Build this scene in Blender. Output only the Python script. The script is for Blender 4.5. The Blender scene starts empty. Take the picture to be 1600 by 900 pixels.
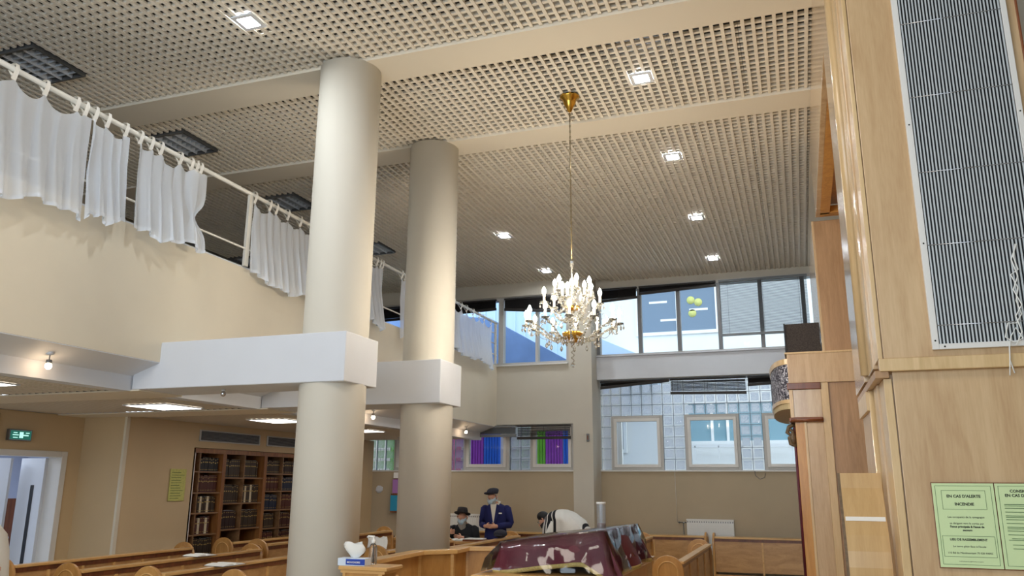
import bpy, bmesh, math, random
from mathutils import Vector, Matrix
random.seed(7)
C = bpy.context.scene.collection
D = bpy.data
PI = math.pi
sc = bpy.context.scene

# ---------------------------------------------------------------- camera
pitch, yaw, roll = 0.23965, 0.34051, 0.005517
fw = Vector((-math.sin(yaw)*math.cos(pitch), math.cos(yaw)*math.cos(pitch), math.sin(pitch)))
rt = Vector((math.cos(yaw), math.sin(yaw), 0)); up = rt.cross(fw)
r2 = rt*math.cos(roll) + up*math.sin(roll); u2 = -rt*math.sin(roll) + up*math.cos(roll)
cd = D.cameras.new('camera'); cam = D.objects.new('camera', cd); C.objects.link(cam)
cd.sensor_width = 36; cd.lens = 28.157; cd.clip_start = 0.05; cd.clip_end = 200
m = Matrix((r2, u2, -fw)).transposed().to_4x4(); m.translation = Vector((0, 0, 1.8))
cam.matrix_world = m
sc.camera = cam
sc.view_settings.view_transform = 'Standard'; sc.view_settings.look = 'None'
sc.view_settings.gamma = 1; sc.view_settings.exposure = 0.5
try:
    sc.cycles.use_denoising = True
    sc.cycles.max_bounces = 8; sc.cycles.diffuse_bounces = 4; sc.cycles.glossy_bounces = 3
    sc.cycles.transmission_bounces = 6; sc.cycles.transparent_max_bounces = 12
    sc.cycles.caustics_reflective = False; sc.cycles.caustics_refractive = False
    sc.cycles.sample_clamp_indirect = 6
except Exception: pass

# ---------------------------------------------------------------- world and large lights
W = D.worlds.new('overcast_sky'); sc.world = W; W.use_nodes = True
bg = W.node_tree.nodes['Background']; bg.inputs[0].default_value = (0.78, 0.89, 1.0, 1); bg.inputs[1].default_value = 2.0

def area(name, loc, direction, sx, sy, power, col):
    l = D.lights.new(name, 'AREA'); l.shape = 'RECTANGLE'; l.size = sx; l.size_y = sy; l.energy = power; l.color = col
    o = D.objects.new(name, l); C.objects.link(o); o.location = loc
    o.rotation_euler = Vector(direction).to_track_quat('-Z', 'Y').to_euler()
    return o
area('window_daylight', (-3.2, -3.7, 3.2), (0, 1, -0.02), 6.4, 3.4, 180, (0.72, 0.86, 1.0))
area('warm_fill_light', (-2.2, 1.4, 5.4), (0.05, 0.5, -1), 2.4, 1.4, 70, (1.0, 0.90, 0.78))  # unseen warm fill added overhead to brighten the hall

# ---------------------------------------------------------------- materials
def lin(c):
    c = c/255.0
    return c/12.92 if c <= 0.04045 else ((c+0.055)/1.055)**2.4
def rgb(r, g, b): return (lin(r), lin(g), lin(b), 1)
MATS = {}
def mat(name, col, rough=0.6, metal=0.0, spec=0.5, noise=0.0, nscale=6.0, bump=0.0, bscale=40.0, coat=0.0, emit=None, estr=0.0, col2=None, stretch=None, trans=0.0, alpha=1.0):
    if name in MATS: return MATS[name]
    m = D.materials.new(name); m.use_nodes = True; MATS[name] = m
    nt = m.node_tree; p = nt.nodes['Principled BSDF']
    p.inputs['Base Color'].default_value = col; p.inputs['Roughness'].default_value = rough
    p.inputs['Metallic'].default_value = metal; p.inputs['Specular IOR Level'].default_value = spec
    p.inputs['Coat Weight'].default_value = coat; p.inputs['Coat Roughness'].default_value = 0.12
    p.inputs['Transmission Weight'].default_value = trans; p.inputs['Alpha'].default_value = alpha
    if emit:
        p.inputs['Emission Color'].default_value = emit; p.inputs['Emission Strength'].default_value = estr
    if noise or bump:
        tc = nt.nodes.new('ShaderNodeTexCoord'); mp = nt.nodes.new('ShaderNodeMapping')
        nt.links.new(tc.outputs['Object'], mp.inputs[0])
        if stretch: mp.inputs['Scale'].default_value = stretch
    if noise:
        n = nt.nodes.new('ShaderNodeTexNoise'); n.inputs['Scale'].default_value = nscale; n.inputs['Detail'].default_value = 5
        nt.links.new(mp.outputs[0], n.inputs[0])
        r = nt.nodes.new('ShaderNodeValToRGB')
        c2 = col2 or tuple(max(0, c*(1-noise)) for c in col[:3]) + (1,)
        r.color_ramp.elements[0].color = c2; r.color_ramp.elements[1].color = col
        r.color_ramp.elements[0].position = 0.32; r.color_ramp.elements[1].position = 0.62
        nt.links.new(n.outputs[0], r.inputs[0]); nt.links.new(r.outputs[0], p.inputs['Base Color'])
    if bump:
        n2 = nt.nodes.new('ShaderNodeTexNoise'); n2.inputs['Scale'].default_value = bscale
        nt.links.new(mp.outputs[0], n2.inputs[0])
        b = nt.nodes.new('ShaderNodeBump'); b.inputs['Strength'].default_value = bump; b.inputs['Distance'].default_value = 0.01
        nt.links.new(n2.outputs[0], b.inputs['Height']); nt.links.new(b.outputs[0], p.inputs['Normal'])
    return m

def wood(name, c1, c2, rough=0.42, coat=0.25, stretch=(7, 7, 0.7), fig=True):
    if name in MATS: return MATS[name]
    m = D.materials.new(name); m.use_nodes = True; MATS[name] = m
    nt = m.node_tree; p = nt.nodes['Principled BSDF']
    tc = nt.nodes.new('ShaderNodeTexCoord'); mp = nt.nodes.new('ShaderNodeMapping'); mp.inputs['Scale'].default_value = stretch
    nt.links.new(tc.outputs['Object'], mp.inputs[0])
    n = nt.nodes.new('ShaderNodeTexNoise'); n.inputs['Scale'].default_value = 1.6; n.inputs['Detail'].default_value = 7; n.inputs['Distortion'].default_value = 1.2
    nt.links.new(mp.outputs[0], n.inputs[0])
    n3 = nt.nodes.new('ShaderNodeTexNoise'); n3.inputs['Scale'].default_value = 18; n3.inputs['Detail'].default_value = 3
    nt.links.new(mp.outputs[0], n3.inputs[0])
    mx = nt.nodes.new('ShaderNodeMath'); mx.operation = 'MULTIPLY_ADD'; mx.inputs[1].default_value = 0.35
    nt.links.new(n3.outputs[0], mx.inputs[0]); nt.links.new(n.outputs[0], mx.inputs[2])
    r = nt.nodes.new('ShaderNodeValToRGB'); e = r.color_ramp.elements
    e[0].position = 0.45; e[0].color = c2; e[1].position = 0.85; e[1].color = c1
    nt.links.new(mx.outputs[0], r.inputs[0]); nt.links.new(r.outputs[0], p.inputs['Base Color'])
    p.inputs['Roughness'].default_value = rough; p.inputs['Coat Weight'].default_value = coat; p.inputs['Coat Roughness'].default_value = 0.15
    b = nt.nodes.new('ShaderNodeBump'); b.inputs['Strength'].default_value = 0.04
    nt.links.new(n3.outputs[0], b.inputs['Height']); nt.links.new(b.outputs[0], p.inputs['Normal'])
    return m

M_wall = mat('cream_plaster', rgb(222, 213, 194), 0.75, noise=0.06, nscale=1.3, bump=0.05)
M_walld = mat('tan_plaster', rgb(208, 184, 146), 0.75, noise=0.05, nscale=1.5, bump=0.05)
M_wallg = mat('beige_plaster', rgb(196, 180, 150), 0.75, noise=0.05, nscale=1.5, bump=0.05)
M_backw = mat('pale_plaster', rgb(205, 199, 186), 0.75, noise=0.05, nscale=1.5, bump=0.04)
M_white = mat('white_paint', rgb(214, 218, 226), 0.6, noise=0.04, nscale=2.0, bump=0.03)
M_col = mat('column_paint', rgb(214, 209, 197), 0.65, noise=0.04, nscale=1.2, bump=0.03)
M_beam = mat('beam_paint', rgb(224, 215, 198), 0.7, noise=0.03, nscale=1.0)
M_tile = mat('ceiling_tile_cream', rgb(228, 220, 206), 0.6)
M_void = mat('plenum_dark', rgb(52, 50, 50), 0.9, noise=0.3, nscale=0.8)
M_rail = mat('rail_white', rgb(228, 224, 214), 0.35)
M_frame = mat('window_frame_grey', rgb(190, 188, 184), 0.45)
M_framed = mat('window_frame_dark', rgb(120, 120, 122), 0.45)
M_pvc = mat('window_frame_white', rgb(222, 220, 216), 0.4)
M_blind = mat('blind_grey', rgb(120, 124, 128), 0.5)
M_blindd = mat('blind_dark', rgb(42, 38, 36), 0.6)
M_black = mat('black_plastic', rgb(22, 22, 24), 0.5)
M_brass = mat('brass', rgb(205, 160, 70), 0.2, metal=1.0)
M_chrome = mat('chrome', rgb(200, 200, 205), 0.2, metal=1.0)
M_beech = wood('beech_veneer', rgb(206, 176, 136), rgb(184, 150, 110), 0.38, 0.35)
M_beechg = wood('beech_gloss', rgb(206, 178, 140), rgb(182, 150, 112), 0.22, 0.8)
M_beechl = wood('beech_light_trim', rgb(218, 188, 142), rgb(198, 166, 118), 0.35, 0.4)
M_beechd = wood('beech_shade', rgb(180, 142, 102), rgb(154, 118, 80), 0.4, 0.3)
M_orange = wood('orange_pine', rgb(206, 150, 72), rgb(180, 122, 50), 0.4, 0.4)
M_pew = wood('oak_honey', rgb(204, 158, 104), rgb(176, 130, 78), 0.36, 0.4, (2.0, 0.8, 7))
M_pewl = wood('oak_light_edge', rgb(224, 180, 116), rgb(200, 152, 90), 0.34, 0.5, (0.8, 0.8, 6))
M_pewe = wood('oak_end_panel', rgb(202, 152, 88), rgb(178, 128, 68), 0.36, 0.4, (4, 4, 1.0))
M_book = wood('bookcase_wood', rgb(164, 108, 56), rgb(124, 76, 38), 0.45, 0.15)
M_mahog = wood('mahogany_trim', rgb(128, 72, 38), rgb(96, 50, 26), 0.35, 0.4)
M_floor = mat('pale_stone_floor', rgb(206, 192, 166), 0.5, noise=0.15, nscale=3, bump=0.05)
M_skin = mat('skin', rgb(214, 160, 132), 0.55, noise=0.06, nscale=12)
M_beard = mat('grey_beard', rgb(178, 172, 162), 0.9, noise=0.25, nscale=30, bump=0.6, bscale=90, stretch=(3, 3, 0.6))
M_mask = mat('surgical_mask_blue', rgb(190, 214, 228), 0.8)
M_navy = mat('navy_suit', rgb(26, 32, 92), 0.85, noise=0.15, nscale=8, bump=0.1, bscale=120)
M_bsuit = mat('black_suit', rgb(24, 25, 32), 0.85, noise=0.15, nscale=8)
M_felt = mat('black_felt', rgb(46, 42, 44), 0.9)
M_tweed = mat('dark_tweed', rgb(52, 52, 64), 0.95, noise=0.3, nscale=60)
M_wool = mat('white_wool', rgb(236, 234, 228), 0.9, noise=0.05, nscale=5, bump=0.2, bscale=60)
M_shirt = mat('cream_shirt', rgb(232, 226, 212), 0.8)
M_paper = mat('paper_white', rgb(240, 240, 236), 0.8)
M_ink = mat('ink_black', rgb(30, 34, 26), 0.8)
M_green = mat('paper_pale_green', rgb(206, 226, 172), 0.45, coat=0.3)
M_gline = mat('ink_green', rgb(60, 96, 50), 0.7)
M_yel = mat('paper_yellow_green', rgb(206, 204, 120), 0.8, noise=0.15, nscale=40)
M_blue = mat('box_blue', rgb(20, 62, 168), 0.5)
M_boxw = mat('box_pale_blue', rgb(214, 228, 246), 0.5)
M_velvet = mat('burgundy_velvet', rgb(98, 14, 36), 0.55, noise=0.25, nscale=7, bump=0.15, bscale=60)
M_gold = mat('gold_fringe', rgb(206, 184, 112), 0.7, noise=0.4, nscale=120)
M_rad = mat('radiator_white', rgb(226, 226, 222), 0.4)
M_metalg = mat('galvanised_grey', rgb(120, 122, 124), 0.35, metal=0.7)

def glass_thin(name, tint=(1, 1, 1, 1), gloss=0.12):
    m = D.materials.new(name); m.use_nodes = True; nt = m.node_tree; nt.nodes.clear()
    o = nt.nodes.new('ShaderNodeOutputMaterial'); t = nt.nodes.new('ShaderNodeBsdfTransparent'); t.inputs[0].default_value = tint
    g = nt.nodes.new('ShaderNodeBsdfGlossy'); g.inputs['Roughness'].default_value = 0.03
    mx = nt.nodes.new('ShaderNodeMixShader'); f = nt.nodes.new('ShaderNodeLayerWeight'); f.inputs[0].default_value = gloss
    nt.links.new(f.outputs['Fresnel'], mx.inputs[0]); nt.links.new(t.outputs[0], mx.inputs[1]); nt.links.new(g.outputs[0], mx.inputs[2])
    nt.links.new(mx.outputs[0], o.inputs[0]); return m
M_glass = glass_thin('pane_glass', (0.93, 0.97, 1, 1), 0.15)
M_crystal = mat('crystal', (0.98, 0.96, 0.88, 1), 0.03, trans=0.9, spec=0.9)
M_clear = mat('clear_plastic', (0.95, 0.97, 1, 1), 0.05, trans=0.95)
def film_mat():
    m = D.materials.new('clear_film'); m.use_nodes = True; nt = m.node_tree; nt.nodes.clear()
    o = nt.nodes.new('ShaderNodeOutputMaterial'); t = nt.nodes.new('ShaderNodeBsdfTransparent')
    g = nt.nodes.new('ShaderNodeBsdfGlossy'); g.inputs['Roughness'].default_value = 0.08
    mx = nt.nodes.new('ShaderNodeMixShader'); f = nt.nodes.new('ShaderNodeLayerWeight'); f.inputs[0].default_value = 0.35
    n = nt.nodes.new('ShaderNodeTexNoise'); n.inputs['Scale'].default_value = 3.2; n.inputs['Detail'].default_value = 1.5; n.inputs['Distortion'].default_value = 1.0
    tc = nt.nodes.new('ShaderNodeTexCoord'); nt.links.new(tc.outputs['Object'], n.inputs[0])
    b = nt.nodes.new('ShaderNodeBump'); b.inputs['Strength'].default_value = 0.35; b.inputs['Distance'].default_value = 0.05
    nt.links.new(n.outputs[0], b.inputs['Height']); nt.links.new(b.outputs[0], g.inputs['Normal']); nt.links.new(b.outputs[0], f.inputs['Normal'])
    nt.links.new(f.outputs['Fresnel'], mx.inputs[0]); nt.links.new(t.outputs[0], mx.inputs[1]); nt.links.new(g.outputs[0], mx.inputs[2])
    nt.links.new(mx.outputs[0], o.inputs[0]); return m
M_film = film_mat()
def block_glass():
    m = D.materials.new('glass_block'); m.use_nodes = True; nt = m.node_tree; nt.nodes.clear()
    o = nt.nodes.new('ShaderNodeOutputMaterial'); r = nt.nodes.new('ShaderNodeBsdfRefraction'); r.inputs['Roughness'].default_value = 0.05; r.inputs['IOR'].default_value = 1.3
    r.inputs[0].default_value = (0.70, 0.72, 0.79, 1)
    g = nt.nodes.new('ShaderNodeBsdfGlossy'); g.inputs['Roughness'].default_value = 0.1
    tr = nt.nodes.new('ShaderNodeBsdfTranslucent'); tr.inputs[0].default_value = (0.8, 0.86, 0.95, 1)
    tc = nt.nodes.new('ShaderNodeTexCoord'); n = nt.nodes.new('ShaderNodeTexNoise'); n.inputs['Scale'].default_value = 34; n.inputs['Distortion'].default_value = 2.0
    nt.links.new(tc.outputs['Object'], n.inputs[0]); b = nt.nodes.new('ShaderNodeBump'); b.inputs['Strength'].default_value = 1.0; b.inputs['Distance'].default_value = 0.03
    nt.links.new(n.outputs[0], b.inputs['Height'])
    for q in (r, g): nt.links.new(b.outputs[0], q.inputs['Normal'])
    m1 = nt.nodes.new('ShaderNodeMixShader'); m1.inputs[0].default_value = 0.08
    m2 = nt.nodes.new('ShaderNodeMixShader'); m2.inputs[0].default_value = 0.22
    nt.links.new(r.outputs[0], m2.inputs[1]); nt.links.new(tr.outputs[0], m2.inputs[2])
    nt.links.new(m2.outputs[0], m1.inputs[1]); nt.links.new(g.outputs[0], m1.inputs[2]); nt.links.new(m1.outputs[0], o.inputs[0]); return m
M_block = block_glass()
def sheer():
    m = D.materials.new('sheer_voile'); m.use_nodes = True; nt = m.node_tree; nt.nodes.clear()
    o = nt.nodes.new('ShaderNodeOutputMaterial'); t = nt.nodes.new('ShaderNodeBsdfTransparent')
    d = nt.nodes.new('ShaderNodeBsdfDiffuse'); d.inputs[0].default_value = (0.87, 0.92, 1.0, 1)
    tl = nt.nodes.new('ShaderNodeBsdfTranslucent'); tl.inputs[0].default_value = (0.87, 0.92, 1.0, 1)
    m1 = nt.nodes.new('ShaderNodeMixShader'); m1.inputs[0].default_value = 0.35
    m2 = nt.nodes.new('ShaderNodeMixShader'); m2.inputs[0].default_value = 0.76
    nt.links.new(d.outputs[0], m1.inputs[1]); nt.links.new(tl.outputs[0], m1.inputs[2])
    nt.links.new(t.outputs[0], m2.inputs[1]); nt.links.new(m1.outputs[0], m2.inputs[2]); nt.links.new(m2.outputs[0], o.inputs[0]); return m
M_sheer = sheer()
def emis(name, col, s):
    m = D.materials.new(name); m.use_nodes = True; nt = m.node_tree; nt.nodes.clear()
    o = nt.nodes.new('ShaderNodeOutputMaterial'); e = nt.nodes.new('ShaderNodeEmission'); e.inputs[0].default_value = col; e.inputs[1].default_value = s
    nt.links.new(e.outputs[0], o.inputs[0]); return m
M_led = emis('led_white', (0.9, 0.96, 1, 1), 220)
M_panelL = emis('light_panel_white', (1.0, 0.97, 0.92, 1), 5)
M_bulb = emis('warm_bulb', (1.0, 0.88, 0.70, 1), 190)
M_spotb = emis('spot_bulb', (1.0, 0.70, 0.42, 1), 32)
M_exit = emis('exit_green', (0.03, 0.16, 0.12, 1), 0.6)
M_exitw = emis('exit_white', (0.45, 0.85, 0.75, 1), 0.9)

# ---------------------------------------------------------------- mesh helpers
class MB:
    def __init__(s): s.v = []; s.f = []; s.mi = []; s.k = 0; s.sm = []
    def add(s, vs, fs, smooth=False):
        b = len(s.v); s.v += [tuple(v) for v in vs]
        for f in fs: s.f.append(tuple(b+i for i in f)); s.mi.append(s.k); s.sm.append(smooth)
        return s
    def box(s, x0, x1, y0, y1, z0, z1):
        x0, x1 = sorted((x0, x1)); y0, y1 = sorted((y0, y1)); z0, z1 = sorted((z0, z1))
        return s.add([(x0,y0,z0),(x1,y0,z0),(x1,y1,z0),(x0,y1,z0),(x0,y0,z1),(x1,y0,z1),(x1,y1,z1),(x0,y1,z1)],
                     [(0,3,2,1),(4,5,6,7),(0,1,5,4),(1,2,6,5),(2,3,7,6),(3,0,4,7)])
    def prism(s, pts, a, b, axis='y'):
        # pts: 2D polygon, extruded along axis between a and b
        def P(p, t):
            return {'y': (p[0], t, p[1]), 'x': (t, p[0], p[1]), 'z': (p[0], p[1], t)}[axis]
        n = len(pts)
        vs = [P(p, a) for p in pts] + [P(p, b) for p in pts]
        fs = [tuple(range(n))[::-1], tuple(range(n, 2*n))] + [(i, (i+1) % n, n+(i+1) % n, n+i) for i in range(n)]
        return s.add(vs, fs)
    def lathe(s, prof, c=(0, 0, 0), n=24, smooth=True):
        vs = []; fs = []
        for r, z in prof:
            for i in range(n):
                a = 2*PI*i/n; vs.append((c[0]+r*math.cos(a), c[1]+r*math.sin(a), c[2]+z))
        for j in range(len(prof)-1):
            for i in range(n):
                k = (i+1) % n; fs.append((j*n+i, j*n+k, (j+1)*n+k, (j+1)*n+i))
        if prof[0][0] > 1e-5: fs.append(tuple(range(n))[::-1])
        if prof[-1][0] > 1e-5: fs.append(tuple((len(prof)-1)*n+i for i in range(n)))
        return s.add(vs, fs, smooth)
    def tube(s, pts, r, n=8, cap=True, smooth=True, flat=1.0):
        pts = [Vector(p) for p in pts]; rs = r if isinstance(r, (list, tuple)) else [r]*len(pts)
        vs = []; fs = []; prev = None
        for i, p in enumerate(pts):
            t = (pts[min(i+1, len(pts)-1)] - pts[max(i-1, 0)])
            if t.length < 1e-9: t = Vector((0, 0, 1))
            t.normalize()
            if prev is None:
                a = Vector((0, 0, 1)) if abs(t.z) < 0.9 else Vector((1, 0, 0))
                u = t.cross(a).normalized()
            else:
                u = (prev - t*prev.dot(t)).normalized()
            prev = u; w = t.cross(u)
            for k in range(n):
                a = 2*PI*k/n; vs.append(p + (u*math.cos(a) + w*math.sin(a)*flat)*rs[i])
        m = len(pts)
        for j in range(m-1):
            for k in range(n):
                q = (k+1) % n; fs.append((j*n+k, j*n+q, (j+1)*n+q, (j+1)*n+k))
        if cap: fs.append(tuple(range(n))[::-1]); fs.append(tuple((m-1)*n+k for k in range(n)))
        return s.add(vs, fs, smooth)
    def loft(s, rings, n=16, smooth=True, cap=True):
        # ring: (center, ux, uy) vectors
        vs = []; fs = []
        for c, ux, uy in rings:
            c = Vector(c); ux = Vector(ux); uy = Vector(uy)
            for k in range(n):
                a = 2*PI*k/n; vs.append(c + ux*math.cos(a) + uy*math.sin(a))
        m = len(rings)
        for j in range(m-1):
            for k in range(n):
                q = (k+1) % n; fs.append((j*n+k, j*n+q, (j+1)*n+q, (j+1)*n+k))
        if cap: fs.append(tuple(range(n))[::-1]); fs.append(tuple((m-1)*n+k for k in range(n)))
        return s.add(vs, fs, smooth)
    def ball(s, c, rx, ry, rz, n=14, m=9):
        return s.loft([((c[0], c[1], c[2]-rz*math.cos(PI*j/m)), (max(1e-4, rx*math.sin(PI*j/m)), 0, 0), (0, max(1e-4, ry*math.sin(PI*j/m)), 0)) for j in range(m+1)], n)
    def mesh(s, name, mats):
        me = D.meshes.new(name); me.from_pydata(s.v, [], s.f); me.update()
        if not isinstance(mats, (list, tuple)): mats = [mats]
        for x in mats: me.materials.append(x)
        me.polygons.foreach_set('material_index', s.mi); me.polygons.foreach_set('use_smooth', s.sm)
        bm = bmesh.new(); bm.from_mesh(me); bmesh.ops.recalc_face_normals(bm, faces=bm.faces); bm.to_mesh(me); bm.free()
        me.update(); return me
    def build(s, name, mats, parent=None, loc=None, rz=0.0, bevel=0.0):
        o = D.objects.new(name, s.mesh(name, mats)); C.objects.link(o)
        if parent: o.parent = parent
        if loc: o.location = loc
        if rz: o.rotation_euler.z = rz
        if bevel:
            b = o.modifiers.new('bevel', 'BEVEL'); b.width = bevel; b.segments = 2; b.limit_method = 'ANGLE'
        return o
def tag(o, label=None, cat=None, group=None, kind=None):
    if label: o['label'] = label
    if cat: o['category'] = cat
    if group: o['group'] = group
    if kind: o['kind'] = kind
    return o
def thing(name, label, cat, loc=(0, 0, 0), rz=0.0, group=None):
    o = D.objects.new(name, None); C.objects.link(o); o.location = loc; o.rotation_euler.z = rz; o.empty_display_size = 0.1
    return tag(o, label, cat, group)
def struct_empty(name, loc=(0, 0, 0)):
    o = D.objects.new(name, None); C.objects.link(o); o.location = loc; o.empty_display_size = 0.1
    o['kind'] = 'structure'; return o
def struct(name, mb, mats, parent=None, bevel=0.0):
    o = mb.build(name, mats, parent, bevel=bevel)
    if not parent: o['kind'] = 'structure'
    return o
def inst(me, name, parent=None, loc=(0, 0, 0), rz=0.0):
    o = D.objects.new(name, me); C.objects.link(o); o.parent = parent; o.location = loc; o.rotation_euler.z = rz; return o
def B(*a): return MB().box(*a)
def copy_tree(root):
    r = root.copy(); C.objects.link(r)
    for ch in list(root.children):
        c = ch.copy(); C.objects.link(c); c.parent = r
        for g in ch.children:
            d = g.copy(); C.objects.link(d); d.parent = c
    return r
def text(body, size, name, parent, loc, rot, mt=None, extrude=0.0005, align='CENTER', bold=0.0):
    cu = D.curves.new(name, 'FONT'); cu.body = body; cu.size = size; cu.align_x = align; cu.align_y = 'CENTER'; cu.extrude = extrude; cu.offset = bold
    cu.resolution_u = 2
    t = D.objects.new(name, cu); C.objects.link(t)
    dg = bpy.context.evaluated_depsgraph_get(); me = D.meshes.new_from_object(t.evaluated_get(dg))
    D.objects.remove(t); me.materials.clear(); me.materials.append(mt or M_ink)
    for p in me.polygons: p.material_index = 0
    o = D.objects.new(name, me); C.objects.link(o); o.parent = parent; o.location = loc; o.rotation_euler = rot
    return o

# ================================================================ STRUCTURE
struct('floor', B(-12.5, 4.0, -4.2, 15.6, -0.2, 0), M_floor)
# back wall: left part stands at y 14.4, right part is recessed to y 15
wb = MB()
wb.box(-9.7, -8.2, 14.4, 14.7, 2.03, 2.88).box(-9.7, -3.53, 14.4, 14.7, 2.88, 4.0)
wb.box(-3.9, -3.53, 14.4, 15.3, 2.03, 2.88).box(-3.97, -3.53, 14.4, 15.3, 4.0, 5.36).box(-9.7, -3.53, 14.4, 14.7, 5.36, 5.95)
wb.box(-3.75, -3.53, 14.7, 15.3, 0, 2.03).box(-3.75, -3.53, 14.7, 15.3, 2.88, 4.0).box(-3.75, -3.53, 14.7, 15.3, 5.36, 5.95)
wb.box(-3.53, 3.2, 14.86, 15.3, 5.5, 5.95)
struct('wall_back', wb, M_backw)
struct('wall_back_low', MB().box(-9.7, -3.9, 14.4, 14.7, 0, 2.03).box(-3.53, 3.2, 15.0, 15.3, 0, 2.03), mat('taupe_plaster', rgb(182, 166, 140), 0.75, noise=0.06, nscale=1.2, bump=0.05))
struct('wall_back_pilaster', B(-3.9, -3.528, 14.395, 15.0, 0, 2.03), M_backw)
struct('beam', B(-3.53, 3.2, 14.78, 15.3, 3.71, 4.14), M_white, bevel=0.01)
wl = MB()
wl.box(-8.4, -8.0, 8.04, 9.3, 0, 2.61).box(-8.4, -8.0, 9.3, 12.45, 2.27, 2.61).box(-8.4, -8.0, 12.45, 14.4, 0, 2.61)
wl.box(-8.9, -8.4, 8.04, 8.3, 0, 2.61)
wl.box(-8.9, -8.7, 7.82, 8.04, 0, 2.61).box(-8.9, -8.7, 6.2, 7.82, 2.16, 2.61).box(-8.9, -8.7, -4, 6.2, 0, 2.61)
struct('wall_left', wl, M_walld)
struct('wall_left_corner', B(-8.02, -7.985, 8.02, 8.075, 0, 2.61), M_wall)
struct('wall_gallery', B(-9.9, -9.6, -4, 14.7, 2.95, 5.95), M_backw)
struct('wall_right', B(3.0, 3.2, -4.2, 15.3, 0, 5.95), M_backw)
struct('wall_recess', B(1.20, 3.0, 4.5, 4.7, 0, 5.95), M_backw)
wf = MB(); wf.box(-9.9, 3.2, -4.2, -4.0, 0, 1.2).box(-9.9, 3.2, -4.2, -4.0, 5.1, 5.95).box(-9.9, -6.6, -4.2, -4.0, 1.2, 5.1).box(0.2, 3.2, -4.2, -4.0, 1.2, 5.1)
struct('wall_front', wf, M_backw)
# lobby behind the open door
lb = MB(); lb.box(-12.5, -12.3, 4.0, 10.5, 0, 2.7).box(-12.5, -8.9, 4.0, 4.2, 0, 2.7).box(-12.5, -8.9, 10.3, 10.5, 0, 2.7).box(-12.5, -8.9, 4.0, 10.5, 2.62, 2.75)
struct('wall_lobby', lb, mat('lobby_pale_blue', rgb(206, 216, 238), 0.7))
# gallery slab, parapet, fascia
struct('gallery_floor', B(-9.6, -5.55, -4, 14.4, 2.95, 3.05), M_walld)
struct('parapet', MB().prism([(-5.4, 4.0), (-5.4, 2.85), (-5.7, 2.745), (-5.86, 2.745), (-5.86, 2.94), (-5.56, 2.94), (-5.56, 4.0)], -4, 14.4), M_wall)
struct('soffit', MB().prism([(-5.402, 2.8485), (-5.7, 2.7445), (-5.7, 2.738), (-5.402, 2.842)], -4, 14.4), M_white)
struct('fascia', B(-5.86, -5.7, -4, 14.4, 2.60, 2.744), M_white)
struct('trim_1', B(-5.42, -5.54, 3, 14.38, 4.0, 4.022), M_white)
# lower lintels on the columns, columns, flush ceiling beams
struct('lintel', B(-5.69, -3.485, 5.72, 6.27, 2.612, 3.03), M_white, bevel=0.008)
struct('lintel', B(-5.69, -3.485, 7.62, 8.17, 2.612, 3.07), M_white, bevel=0.008)
struct('soffit_strip', B(-8.7, -5.60, 5.72, 6.27, 2.598, 2.6115), M_beam)
struct('soffit_strip', B(-8.7, -5.60, 7.62, 8.17, 2.598, 2.6115), M_beam)
struct('round_column', MB().lathe([(0.285, 0), (0.285, 5.6)], (-3.77, 6.02, 0), 64), M_col)
struct('round_column', MB().lathe([(0.28, 0), (0.28, 5.6)], (-3.78, 7.93, 0), 64), M_col)
struct('ceiling_beam', B(-9.6, 3.0, 5.87, 6.29, 5.595, 5.9), M_beam)
struct('ceiling_beam', B(-9.6, 3.0, 7.78, 8.17, 5.595, 5.9), M_beam)
struct('ceiling_margin', B(0.363, 3.0, 4.0, 14.86, 5.62, 5.66), M_beam)
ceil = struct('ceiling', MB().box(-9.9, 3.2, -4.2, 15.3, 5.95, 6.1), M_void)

# ceiling tiles: egg-crate lattice 60 x 60 cm
def tile_mesh(w, l, nx, ny, name, h=0.026):
    b = MB(); px = w/nx; py = l/ny
    for i in range(nx):
        x = (i+0.5)*px
        b.box(x-0.0155, x+0.0155, 0.002, l-0.002, 0, h)
    for j in range(ny):
        y = (j+0.5)*py
        b.box(0.002, w-0.002, y-0.0145, y+0.0145, 0.011, h+0.01)
    return b.mesh(name, M_tile)
T60 = tile_mesh(0.6, 0.6, 7, 7, 'tile_60'); T29 = tile_mesh(0.6, 0.29, 7, 3, 'tile_29'); T53 = tile_mesh(0.6, 0.53, 7, 6, 'tile_53'); T27 = tile_mesh(0.6, 0.27, 7, 3, 'tile_27')
rows = [(5.27-0.6*k, 0.6, T60) for k in range(4)] + [(6.29, 0.29, T29), (6.58, 0.6, T60), (7.18, 0.6, T60), (8.17, 0.53, T53)] + [(8.7+0.6*k, 0.6, T60) for k in range(10)] + [(14.7, 0.27, T27)]
fix = [(-6.84, 4.67), (-6.84, 6.58), (-6.84, 8.7), (-6.84, 11.1), (-9.24, 11.1)]
cells = []
for (y, l, me) in rows:
    for i in range(16):
        x = 0.36 - 0.6*(i+1)
        if any(abs(x-fx) < 0.1 and abs(y-fy) < 0.1 for fx, fy in fix): continue
        if x < -3.53 and y > 14.2: continue
        if y < 4.5 and x > -2.5: continue
        cells.append((math.hypot(x+0.3, y+0.3), x, y, me))
cells.sort(key=lambda c: c[0])
for d, x, y, me in cells[:290]: inst(me, 'tile', ceil, (x, y, 5.62))
rest = MB()
for d, x, y, me in cells[290:]:
    rest.add([(v.co.x+x, v.co.y+y, v.co.z+5.62) for v in me.vertices], [tuple(p.vertices) for p in me.polygons])
tag(rest.build('tile_field', M_tile, ceil), kind='stuff')
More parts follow.
